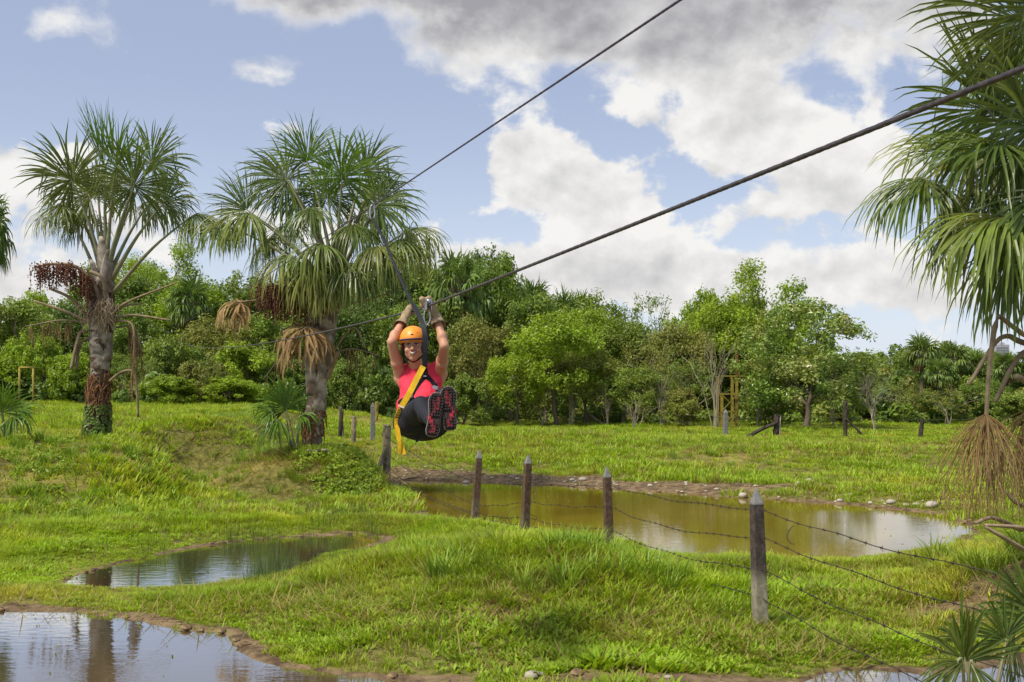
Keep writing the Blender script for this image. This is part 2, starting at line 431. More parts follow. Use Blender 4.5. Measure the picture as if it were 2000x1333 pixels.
def mudness(x, y, s):
    far = (y > 20) & (x > -3)
    w = np.where(far, 1.7 + .5 * fbm(x, y, .6, 3, 91), np.clip(.06 + .30 * fbm(x, y, .55, 3, 47), .01, .45))
    m = 1 - sst(w * .4, w, s)
    m = np.maximum(m, 0.85 * bump((x - 1.6) / 2.0, (y - 7.25) / .25))            # bare earth along the near puddle
    m = np.maximum(m, 0.8 * bump((x - 1.55) / .9, (y - 12.9) / .4))
    m = np.maximum(m, 0.7 * bump((x - 4.4) / 1.3, (y - 9.6) / .9))
    m = np.maximum(m, 0.45 * bump((x + 3.7) / 1.1, (y - 20.4) / .9))
    m = np.maximum(m, 0.8 * bump((x + 5.2) / 1.6, (y - 9.75) / .35))
    return m
build_ground()

def build_water():
    m, k, b = material('murky_water', 0.035, 0.5)
    pos = k.n('ShaderNodeNewGeometry').outputs['Position']
    sep = k.n('ShaderNodeSeparateXYZ'); k.t.links.new(pos, sep.inputs[0])
    near = k.m('MAXIMUM', k.m('MULTIPLY', k.ramp(sep.outputs[0], -2.3, -1.9), k.ramp(sep.outputs[1], 9.0, 11.0)), k.ramp(sep.outputs[1], 18.8, 19.6))                       # silty pond beyond the fence, clearer brown puddles before it
    c1 = k.mix(k.ramp(k.noise(pos, .5, 4), .35, .65), (0.225, 0.150, 0.016), (0.31, 0.215, 0.026))
    c0 = (0.165, 0.120, 0.060)
    k.put(b.inputs['Base Color'], k.mix(near, c0, c1))
    b.inputs['IOR'].default_value = 1.33; b.inputs['Specular IOR Level'].default_value = 0.0
    mp = k.v('MULTIPLY', pos, (1.0, 2.2, 1.0))
    h = k.m('ADD', k.noise(mp, 5.0, 3, .5), k.m('MULTIPLY', k.noise(mp, 22.0, 2, .5), .16))
    bp = k.n('ShaderNodeBump'); bp.inputs['Strength'].default_value = 0.035; bp.inputs['Distance'].default_value = 0.03
    k.put(bp.inputs['Height'], h); k.put(b.inputs['Normal'], bp.outputs[0])
    fr = k.n('ShaderNodeFresnel'); fr.inputs['IOR'].default_value = 1.33
    amt = k.m('MINIMUM', k.m('MULTIPLY', fr.outputs[0], k.m('SUBTRACT', 3.0, k.m('MULTIPLY', near, 1.55))), 0.92)
    gl = k.n('ShaderNodeBsdfGlossy'); gl.inputs['Roughness'].default_value = 0.03; k.put(gl.inputs['Normal'], bp.outputs[0])
    mx = k.n('ShaderNodeMixShader'); k.put(mx.inputs[0], amt); k.put(mx.inputs[1], b.outputs[0]); k.put(mx.inputs[2], gl.outputs[0])
    k.put(k.t.nodes['Material Output'].inputs[0], mx.outputs[0])
    o = mesh_obj('water', [(-16, 1.5, 0), (16, 1.5, 0), (16, 26, 0), (-16, 26, 0)], [(0, 1, 2, 3)], 'murky_water')
    tag(o, kind='structure')
build_water()

# ------------------------------------------------------------------ scattered plants (stuff)
def blades(seed, n, length, width, spread, lean, stations=3, bend=0.6):
    rnd = random.Random(seed); b = MB()
    for i in range(n):
        a = rnd.uniform(0, 6.283); r = spread * math.sqrt(rnd.random())
        p = Vector((math.cos(a) * r, math.sin(a) * r, -0.01))
        h = a + rnd.uniform(-1.2, 1.2); L = length * rnd.uniform(.55, 1.15); w = width * rnd.uniform(.7, 1.3)
        out = Vector((math.cos(h), math.sin(h), 0)); side = Vector((-out.y, out.x, 0))
        l0 = lean * rnd.uniform(.3, 1.2); d = (Vector((0, 0, 1)) + out * l0).normalized()
        vs = []; q = p.copy()
        for s in range(stations):
            t = s / stations
            ww = w * (1 - t * t) * .5 if s else w * .35
            vs += [q - side * ww, q + side * ww]
            d = (d + (out * .5 - Vector((0, 0, .45))) * bend * rnd.uniform(.5, 1.2) * (t + .25)).normalized()
            q = q + d * (L / stations)
        vs.append(q)
        fs = [(2 * s, 2 * s + 1, 2 * s + 3, 2 * s + 2) for s in range(stations - 1)] + [(2 * stations - 2, 2 * stations - 1, 2 * stations)]
        b.add(vs, fs, rnd.random())
    return b
def leaf_clump(seed, n, rad, size, flat=.8):
    rnd = random.Random(seed); b = MB()
    for i in range(n):
        v = Vector((rnd.gauss(0, 1), rnd.gauss(0, 1), rnd.gauss(0, 1))).normalized() * rad * rnd.uniform(.35, 1) ** .5
        v.z *= flat; leaf_card(b, v, (v.normalized() + Vector((rnd.uniform(-.8, .8), rnd.uniform(-.8, .8), rnd.uniform(-.2, 1)))).normalized(), size * rnd.uniform(.6, 1.3), rnd)
    return b
def leaf_card(b, p, nrm, size, rnd):
    """one leaf: a folded blade with a point"""
    t = nrm.orthogonal().normalized(); t.rotate(Quaternion(nrm, rnd.uniform(0, 6.283))); s = nrm.cross(t)
    w = size * .27; dn = -nrm * size * .10
    b.add([p - t * size * .5, p + s * w + dn * -.5, p + t * size * .5 + dn, p - s * w + dn * -.5], [(0, 1, 2), (0, 2, 3)], rnd.random())

def scatter(name, srcs, pts, rot, scl, idx, label, tilt=None):
    """stuff: many small plants placed on points by geometry nodes"""
    lib = bpy.data.collections.new(name + '_kinds')
    for i, s in enumerate(srcs):
        lib.objects.link(s); s.name = name + '_%02d' % i
    me = bpy.data.meshes.new(name); me.from_pydata(pts.tolist(), [], [])
    N = len(pts)
    e = np.zeros((N, 3), np.float32); e[:, 2] = rot
    if tilt is not None: e[:, :2] = tilt
    a = me.attributes.new('turn', 'FLOAT_VECTOR', 'POINT'); a.data.foreach_set('vector', e.ravel())
    a = me.attributes.new('size', 'FLOAT', 'POINT'); a.data.foreach_set('value', np.asarray(scl, np.float32))
    a = me.attributes.new('which', 'INT', 'POINT'); a.data.foreach_set('value', np.asarray(idx, np.int32))
    o = bpy.data.objects.new(name, me); COL.objects.link(o)
    ng = bpy.data.node_groups.new(name, 'GeometryNodeTree')
    ng.interface.new_socket('Geometry', in_out='INPUT', socket_type='NodeSocketGeometry')
    ng.interface.new_socket('Geometry', in_out='OUTPUT', socket_type='NodeSocketGeometry')
    nd = ng.nodes; L = ng.links
    gi = nd.new('NodeGroupInput'); go = nd.new('NodeGroupOutput'); ip = nd.new('GeometryNodeInstanceOnPoints')
    ci = nd.new('GeometryNodeCollectionInfo'); ci.inputs[0].default_value = lib; ci.inputs[1].default_value = True; ci.inputs[2].default_value = True
    def attr(nm, ty):
        x = nd.new('GeometryNodeInputNamedAttribute'); x.data_type = ty; x.inputs[0].default_value = nm; return x.outputs[0]
    L.new(gi.outputs[0], ip.inputs['Points']); L.new(ci.outputs[0], ip.inputs['Instance'])
    ip.inputs['Pick Instance'].default_value = True
    L.new(attr('which', 'INT'), ip.inputs['Instance Index'])
    er = nd.new('FunctionNodeEulerToRotation'); L.new(attr('turn', 'FLOAT_VECTOR'), er.inputs[0]); L.new(er.outputs[0], ip.inputs['Rotation'])
    L.new(attr('size', 'FLOAT'), ip.inputs['Scale']); L.new(ip.outputs[0], go.inputs[0])
    md = o.modifiers.new('scatter', 'NODES'); md.node_group = ng
    tag(o, label, kind='stuff')
    return o

RNG = np.random.default_rng(7)
def field_points(n_try, y0, y1, keep):
    """random spots on dry ground, wider than the view"""
    y = np.sqrt(RNG.uniform(y0 * y0, y1 * y1, n_try)); x = RNG.uniform(-.66, .66, n_try) * (y + 1.0)
    z, s = terrain(x, y, True)
    ok = keep(x, y, s)
    return np.stack([x[ok], y[ok], np.maximum(z[ok], -.03)], 1), s[ok]

plain('clod', (0.19, 0.135, 0.075), 0.95, 0.4, 20, 0.1, bump=.6)
def build_grass():
    near = [blades(i, 22, .15, .013, .11, .55).build('t', 'grass', link=False) for i in range(4)]
    near += [blades(20 + i, 15, .12, .030, .11, .9, 3, .5).build('t', 'weeds', link=False) for i in range(3)]
    near += [blades(40 + i, 12, .13, .010, .10, .9).build('t', 'dry_grass', link=False) for i in range(2)]
    def keep(x, y, s):
        m = mudness(x, y, s) + .35 * fbm(x, y, 1.8, 3, 31)
        bare = .62 * sst(.40, .80, fbm(x, y, .75, 4, 63))
        u = RNG.random(len(x))
        wet = (s <= .02) & (s > -.40) & (u < .75 * sst(-.25, .5, fbm(x, y, 1.1, 2, 19)) * (1 + s / .40)) & (y < 17)
        return wet | ((s > .02) & (u > sst(.25, .6, m)) & (u > bare))
    p1, s1 = field_points(92000, 6.2, 16, keep)
    N = len(p1); u = RNG.random(N)
    pat = fbm(p1[:, 0], p1[:, 1], .8, 3, 77)
    idx = np.where(u < .08 + .25 * sst(.2, .7, fbm(p1[:, 0], p1[:, 1], .6, 3, 63)), RNG.integers(7, 9, N), np.where(u + pat * .5 < .55, RNG.integers(4, 7, N), RNG.integers(0, 4, N)))
    lush = bump((p1[:, 0] - .1) / 1.7, (p1[:, 1] - 11.2) / 1.0)
    scl = RNG.uniform(.45, 1.05, N) * (1 + .55 * lush) * (1 + .45 * fbm(p1[:, 0], p1[:, 1], 1.1, 3, 88)) * np.clip(.38 + s1 * .55, .38, 1)
    scatter('grass', near, p1, RNG.uniform(0, 6.28, N), scl, idx, 'short bright green grass and weeds around the puddles')
    far = [blades(60 + i, 20, .20, .028, .26, .6).build('t', 'grass', link=False) for i in range(4)]
    far += [blades(80 + i, 16, .22, .02, .24, .5).build('t', 'dry_grass', link=False) for i in range(2)]
    far += [blades(90 + i, 22, .26, .03, .24, .6).build('t', 'weeds', link=False) for i in range(2)]
    p2, s2 = field_points(68000, 16, 50, keep)
    N = len(p2); u = RNG.random(N)
    pat = fbm(p2[:, 0], p2[:, 1], .22, 3, 55) + .7 * bump((p2[:, 0] - 7) / 6, (p2[:, 1] - 28.5) / 2.2)
    idx = np.where(u < .05 + .35 * sst(.25, .8, pat), RNG.integers(4, 6, N), np.where(u > .78, RNG.integers(6, 8, N), RNG.integers(0, 4, N)))
    scl = RNG.uniform(.45, 1.1, N) * (1 + .5 * fbm(p2[:, 0], p2[:, 1], .5, 3, 89)) * np.where((p2[:, 0] < -5.5) & (p2[:, 1] < 21), .95, .72)
    scatter('pasture_grass', far, p2, RNG.uniform(0, 6.28, N), scl, idx, 'grass of the pasture beyond the pond')
    # tall clumps
    tall = [blades(120 + i, 46, .42, .016, .13, .45, 4, .5).build('t', 'tall_grass', link=False) for i in range(3)]
    spots = [(830, 1088, 0), (870, 1075, 0), (1215, 1115, 0), (1245, 1120, 0), (1150, 1090, 0), (1000, 1062, 0), (1045, 1058, 0), (960, 1090, 0), (1100, 1105, 0), (1180, 1080, 0), (900, 1120, 0), (1060, 1140, 0), (1270, 1130, 0), (30, 1000, 0)]
    pts = []
    for x, y, _ in spots:
        for j in range(5):
            yy = HZ + 0; Y = 1.72 * F / (y - HZ) if y > 1010 else 17.0
            X = (x - 1000) / F * Y + RNG.normal(0, .16); Y2 = Y + RNG.normal(0, .16); pts.append((X, Y2, ground(X, Y2)))
    for j in range(150):
        X = RNG.uniform(-9.8, -5.6); Y = RNG.uniform(15.4, 20.4); pts.append((X, Y, ground(X, Y)))
    for j in range(110):
        X = RNG.normal(-3.7, 1.0); Y = RNG.normal(20.2, .8); pts.append((X, Y, ground(X, Y)))
    for j in range(260):
        Y = RNG.uniform(24, 45); X = RNG.uniform(-.5, .5) * Y; pts.append((X, Y, ground(X, Y)))
    for cx, cy in ((1.5, 33), (-1, 36), (6, 31), (9, 38), (3.5, 29.5), (-7, 29)):
        for j in range(26):
            X = RNG.normal(cx, .8); Y = RNG.normal(cy, .5); pts.append((X, Y, ground(X, Y)))
    for j in range(60):
        X = RNG.normal(5.4, .6); Y = RNG.normal(10.0, .7); pts.append((X, Y, ground(X, Y)))
    pts = np.array(pts); N = len(pts); pts = pts[terrain(pts[:, 0], pts[:, 1], True)[1] > .05]; N = len(pts)
    scatter('tall_grass', tall, pts, RNG.uniform(0, 6.28, N), RNG.uniform(.5, .95, N) * np.where(pts[:, 1] > 15, .72, 1), RNG.integers(0, 3, N), 'taller grass clumps on the mounds and banks')
    # reeds in the shallows
    reed = [blades(140 + i, 9, .42, .007, .16, .16, 4, .10).build('t', 'reed', link=False) for i in range(3)]
    pts = []
    for x0, x1, y0, y1, n in ((520, 720, 1085, 1150, 50), (560, 760, 1030, 1060, 30), (430, 540, 1040, 1060, 30), (480, 520, 1110, 1140, 14), (60, 330, 1020, 1080, 16), (1400, 1560, 1120, 1260, 10), (600, 900, 1150, 1280, 14), (580, 730, 1000, 1030, 40)):
        for j in range(n):
            y = RNG.uniform(y0, y1); Y = 1.95 * F / (y - HZ); X = (RNG.uniform(x0, x1) - 1000) / F * Y; pts.append((X, Y, max(ground(X, Y), -.05)))
    pts = np.array(pts); N = len(pts)
    scatter('reeds', reed, pts, RNG.uniform(0, 6.28, N), RNG.uniform(.35, .75, N), RNG.integers(0, 3, N), 'thin dark reeds standing in the shallow water')
    # creeping leafy weeds over the palm mound and banks
    cre = [leaf_clump(160 + i, 60, .16, .075, .6).build('t', 'leaf_bright', link=False) for i in range(3)]
    pts = []
    for j in range(210):
        X = RNG.normal(-2.85, .45); Y = RNG.normal(19.9, .5); pts.append((X, Y, ground(X, Y) + .06))
    for j in range(90):
        X = RNG.uniform(-9.5, -5.6); Y = RNG.uniform(16, 20.5); pts.append((X, Y, ground(X, Y) + .05))
    pts = np.array(pts); N = len(pts)
    scatter('creeping_weeds', cre, pts, RNG.uniform(0, 6.28, N), RNG.uniform(.5, 1.1, N), RNG.integers(0, 3, N), 'leafy creeping weeds over the palm mound')
    # straw litter and old grass stalks
    straw = [blades(180 + i, 14, .30, .010, .25, 2.2, 3, .3).build('t', 'dry_grass', link=False) for i in range(3)]
    pts = []
    for cx, cy, sx, sy, n in ((4.6, 10.0, .8, .8, 170), (-3.7, 19.8, .9, .5, 330), (2.3, 8.2, .8, .3, 26), (2.1, 9.4, .8, .7, 110), (.6, 8.7, .9, .5, 80), (-3.2, 9.5, 1.2, .3, 40), (-1.0, 9.4, .9, .5, 60), (-9, 26, 3, 2, 130), (-4, 27, 2.5, 2, 120), (8, 28.5, 5, 1.2, 260), (0, 26.5, 3, .8, 70)):
        for j in range(n):
            X = RNG.normal(cx, sx); Y = RNG.normal(cy, sy); pts.append((X, Y, ground(X, Y) + .01))
    pts = np.array(pts); pts = pts[terrain(pts[:, 0], pts[:, 1], True)[1] > .05]; N = len(pts)
    scatter('dry_litter', straw, pts, RNG.uniform(0, 6.28, N), RNG.uniform(.5, 1.2, N), RNG.integers(0, 3, N), 'dry straw and dead stalks lying on the banks')
    # pebbles of the far shore
    peb = []
    for i in range(3):
        b = MB(); b.ball((0, 0, 0), .03, 6, 4, (1.2, .9, .6)); peb.append(b.build('t', 'stone', link=False))
    x = RNG.uniform(-2.5, 10.5, 900); y = RNG.uniform(17, 26, 900); z, s = terrain(x, y, True)
    ok = (s > .02) & (s < 1.2) & (y > 17.5 + 0 * x); pts = np.stack([x[ok], y[ok], z[ok] + .01], 1); N = len(pts)
    scatter('pebbles', peb, pts, RNG.uniform(0, 6.28, N), RNG.uniform(.4, 1.3, N), RNG.integers(0, 3, N), 'pale pebbles strewn along the muddy far shore')
def float_bits():
    b1 = [leaf_clump(1, 1, .001, .05, .01).build('t', 'dry_grass', link=False), leaf_clump(2, 3, .04, .035, .02).build('t', 'leaf_olive', link=False)]
    x = RNG.uniform(-7, 9, 2600); y = RNG.uniform(6, 23, 2600); s = shore_dist(x, y); ok = (s < -.05) & (RNG.random(2600) < .5)
    pts = np.stack([x[ok], y[ok], np.full(ok.sum(), .004)], 1); N = len(pts)
    scatter('floating_leaves', b1, pts, RNG.uniform(0, 6.28, N), RNG.uniform(.3, .8, N), RNG.integers(0, 2, N), 'bits of leaf and straw floating on the murky water')
    # clods and roots of bare earth
    cl = []
    for i in range(3):
        r2 = random.Random(70 + i); b = MB(); b.ball((0, 0, 0), .03, 7, 5, (1.3, 1, .6)); b.v = [tuple(c * r2.uniform(.7, 1.2) for c in v) for v in b.v]; cl.append(b.build('t', 'clod', link=False))
    x = RNG.uniform(-7, 12, 16000); y = RNG.uniform(6.5, 26, 16000); z, s = terrain(x, y, True); m = mudness(x, y, s) + .3 * fbm(x, y, 1.8, 3, 31); ok = (s > -.02) & (m > .5) & (RNG.random(16000) < .6)
    pts = np.stack([x[ok], y[ok], z[ok]], 1); N = len(pts)
    scatter('soil_clods', cl, pts, RNG.uniform(0, 6.28, N), RNG.uniform(.3, 1.5, N) ** 1.3, RNG.integers(0, 3, N), 'crumbly clods of bare earth along the shores')
    st = [blades(980 + i, 5, .16, .008, .12, 1.2).build('t', m, link=False) for i, m in enumerate(('dry_grass', 'weeds'))]
    k2 = RNG.random(N) < .22; pts = pts[k2]; N = len(pts)
    scatter('shore_weeds', st, pts, RNG.uniform(0, 6.28, N), RNG.uniform(.4, 1.1, N), RNG.integers(0, 2, N), 'sparse sprouts on the bare earth of the shores')
build_grass()
float_bits()
# ------------------------------------------------------------------ fan palms
G = Vector((0, 0, -1))
def fan_mesh(hub, axis, nrm, Rm, nseg, spread, droop, rnd, join=0.50, wilt=0.12, stations=7, wide=1.0, mess=0.05):
    """one palmate blade: ribs fan out from the hub, free and hanging towards their tips"""
    axis = axis.normalized(); nrm = (nrm - axis * nrm.dot(axis)).normalized(); side = axis.cross(nrm)
    b = MB(); dphi = 2 * spread / (nseg - 1)
    for i in range(nseg):
        ph = -spread + dphi * i + rnd.gauss(0, dphi * .35)
        out = abs(ph) / math.pi
        d = (axis * math.cos(ph) + side * math.sin(ph)).normalized()
        d = (d + nrm * (0.30 * math.cos(ph) - .16 + rnd.gauss(0, .10))).normalized()
        L = Rm * (1.0 - .28 * out) * rnd.uniform(.78, 1.10)
        g = (droop + .35) * rnd.uniform(.5, 1.5); kink = rnd.uniform(.45, .75) if rnd.random() < wilt else 9
        p = hub.copy(); cur = d.copy(); tone = min(1, max(0, rnd.gauss(.5, .22)))
        vs = []
        for s in range(stations + 1):
            t = s / stations
            w = math.sin(math.atan(1)) * 0
            if t <= join: ww = L * t * dphi * .54
            else: ww = L * join * dphi * .54 * (1 - ((t - join) / (1 - join)) ** 1.3)
            ww = min(ww, .025 * wide * (Rm / 1.1)) + .0018
            lat = cur.cross(nrm);
            if lat.length < .05: lat = side.copy()
            lat.normalize(); up = lat.cross(cur).normalized()
            if s == stations: vs.append(p.copy())
            else: vs += [p - lat * ww + up * ww * .45, p.copy(), p + lat * ww + up * ww * .45]
            cur = (cur + G * g * (t + .06) ** (1.5 if droop < 1 else .75) * (2.6 / stations)).normalized()
            if t < kink <= t + 1 / stations: cur = (cur * .25 + G + Vector((rnd.uniform(-.2, .2), rnd.uniform(-.2, .2), 0))).normalized()
            if mess: cur = (cur + Vector((rnd.gauss(0, mess), rnd.gauss(0, mess), rnd.gauss(0, mess)))).normalized()
            p = p + cur * (L / stations)
        fs = []
        for s in range(stations - 1):
            a = 3 * s; fs += [(a, a + 1, a + 4, a + 3), (a + 1, a + 2, a + 5, a + 4)]
        a = 3 * (stations - 1); fs += [(a, a + 1, a + 3), (a + 1, a + 2, a + 3)]
        b.add(vs, fs, tone)
    return b

def palm_leaf(root, rnd, start, hub, axis, nrm, Rm, droop, mat='palm_leaf', nseg=54, spread=2.55, pet=.028, base=.075, mid=None, petmat='petiole', join=.50, wilt=.20, wide=1.0):
    """a leaf with its stalk: leaf > petiole"""
    o = fan_mesh(hub, axis, nrm, Rm, nseg, spread, droop, rnd, join, wilt, wide=wide, mess=.20 if 'dead' in mat else .07).build('leaf', mat, root)
    pts = [start] + (mid if mid else [start.lerp(hub, .5) + Vector((0, 0, .06 * (hub - start).length))]) + [hub, hub + axis.normalized() * Rm * .16]
    path = spline(pts, 6); n = len(path)
    b = MB(); b.tube(path, [max(.006, base * (1 - i / n) ** 2.2 + pet * (1 - .55 * i / n)) for i in range(n)], 7, flat=.7)
    b.build('petiole', petmat, o, True)
    return o

def dirpx(ang, depth=0.0):
    a = R(ang); return Vector((math.cos(a), depth, math.sin(a))).normalized()

def palm_trunk(root, cen, Y, mat, seed, sides=20):
    """tapered, ringed, uneven stem from (px, py, radius px) stations"""
    rnd = random.Random(seed); P = [W(x, y, Y) for x, y, r in cen]; rr = [r / F * Y for _, _, r in cen]
    path = spline(P, 8); n = len(path); vs = []; fs = []
    for i, p in enumerate(path):
        q = i / (n - 1) * (len(rr) - 1); a = int(min(q, len(rr) - 2)); r0 = rr[a] + (rr[a + 1] - rr[a]) * (q - a)
        for j in range(sides):
            w = 2 * math.pi * j / sides
            r = r0 * (1 + .07 * math.sin(w * 3 + i * .7) + rnd.uniform(-.06, .06) + (.05 if i % 3 == 0 else 0))
            vs.append(p + Vector((math.cos(w) * r, math.sin(w) * r, 0)))
    for i in range(n - 1):
        for j in range(sides):
            k = (j + 1) % sides; fs.append((i * sides + j, i * sides + k, (i + 1) * sides + k, (i + 1) * sides + j))
    fs.append(tuple((n - 1) * sides + j for j in range(sides)))
    b = MB(); b.add(vs, fs); return b.build('trunk', mat, root, True)

def leaf_bases(root, spec, Y, seed, mat='leaf_base'):
    """old leaf sheaths clasping the stem: (px, py, half width px, height px, turn deg, lean)"""
    rnd = random.Random(seed)
    for x, y, wpx, hpx, turn, rad, lean in spec:
        b = MB(); s = Y / F; c = W(x, y, Y); w = wpx * s; h = hpx * s; r0 = rad * s; rows = 8; cols = 7; vs = []
        for i in range(rows + 1):
            t = i / rows; half = (1.15 * (1 - t) ** .8 + .16) * w / r0; rr = r0 * (.97 + .10 * t + (lean + .12) * t ** 3)
            for j in range(cols + 1):
                u = j / cols * 2 - 1; a = R(turn) + u * half / (1 + .3 * t)
                rj = rr * (1 + .10 * (1 - abs(u)) * (1 - t)) + rnd.uniform(-.004, .004)
                vs.append(c + Vector((math.sin(a) * rj, -math.cos(a) * rj, h * t - .12 * h * abs(u) * (1 - t))))
        n = len(vs); inner = [v + (Vector((c.x, c.y, v.z)) - v).normalized() * .022 for v in vs]; vs += inner; fs = []
        for i in range(rows):
            for j in range(cols):
                q = i * (cols + 1) + j; fs.append((q, q + 1, q + cols + 2, q + cols + 1)); fs.append((n + q, n + q + cols + 1, n + q + cols + 2, n + q + 1))
        for j in range(cols):
            q = rows * (cols + 1) + j; fs.append((q, q + 1, n + q + 1, n + q)); fs.append((j, n + j, n + j + 1, j + 1))
        for i in range(rows):
            q = i * (cols + 1); fs.append((q, q + cols + 1, n + q + cols + 1, n + q)); q += cols; fs.append((q, n + q, n + q + cols + 1, q + cols + 1))
        b.add(vs, fs); b.build('leaf_sheath', mat, root, True)

def fruit_bunch(root, path, Y, n, drop, seed, spreadpx=26):
    rnd = random.Random(seed); P = spline([W(x, y, Y + dy) for x, y, dy in path], 8); s = Y / F
    b = MB(); b.tube(P, [.05 - .035 * i / len(P) for i in range(len(P))], 7); st = b.build('fruit_stalk', 'petiole_dead', root, True)
    b = MB(); st2 = MB()
    for i in range(n):
        q = rnd.uniform(.30, 1); p = P[min(len(P) - 1, int(q * (len(P) - 1)))].copy()
        o = Vector((rnd.gauss(0, .35), rnd.gauss(0, 1), rnd.gauss(0, .3))) * spreadpx * .5 * s
        a = p + o; L = rnd.uniform(.4, 1) * drop * s * (1.15 - .5 * q)
        st2.tube([p, a + Vector((0, 0, -.03)), a + Vector((0, 0, -L))], .005, 4, False)
        m = int(4 + L * 16)
        for j in range(m):
            c = a + Vector((rnd.gauss(0, .022), rnd.gauss(0, .022), -L * (j + rnd.random()) / m)); b.ball(c, rnd.uniform(.011, .019), 5, 3, tone=rnd.random())
    tag(b.build('fruit', 'fruit', st, True), kind='stuff'); tag(st2.build('strand', 'fibre', st), kind='stuff')

def dead_stub(root, path, Y, r0, r1, name='dead_stalk', mat='petiole_dead'):
    P = spline([W(x, y, Y + dy) for x, y, dy in path], 6); n = len(P)
    b = MB(); b.tube(P, [r0 + (r1 - r0) * i / (n - 1) for i in range(n)], 7, flat=.65); return b.build(name, mat, root, True)
def dead_strands(root, path, Y, n, length, seed):
    """threadbare dead leaf: strips hanging from a stalk"""
    rnd = random.Random(seed); st = dead_stub(root, path, Y, .035, .012); P = spline([W(x, y, Y + dy) for x, y, dy in path], 6); b = MB(); s = Y / F
    for i in range(n):
        p = P[int(rnd.uniform(.35, 1) * (len(P) - 1))]; L = length * s * rnd.uniform(.5, 1.1); x = rnd.gauss(0, .05)
        b.tube([p, p + Vector((x * .5, rnd.gauss(0, .03), -L * .5)), p + Vector((x, rnd.gauss(0, .05), -L))], [.008, .008, .002], 4, False, rnd.random())
    tag(b.build('strand', 'palm_leaf_dead', st), kind='stuff')

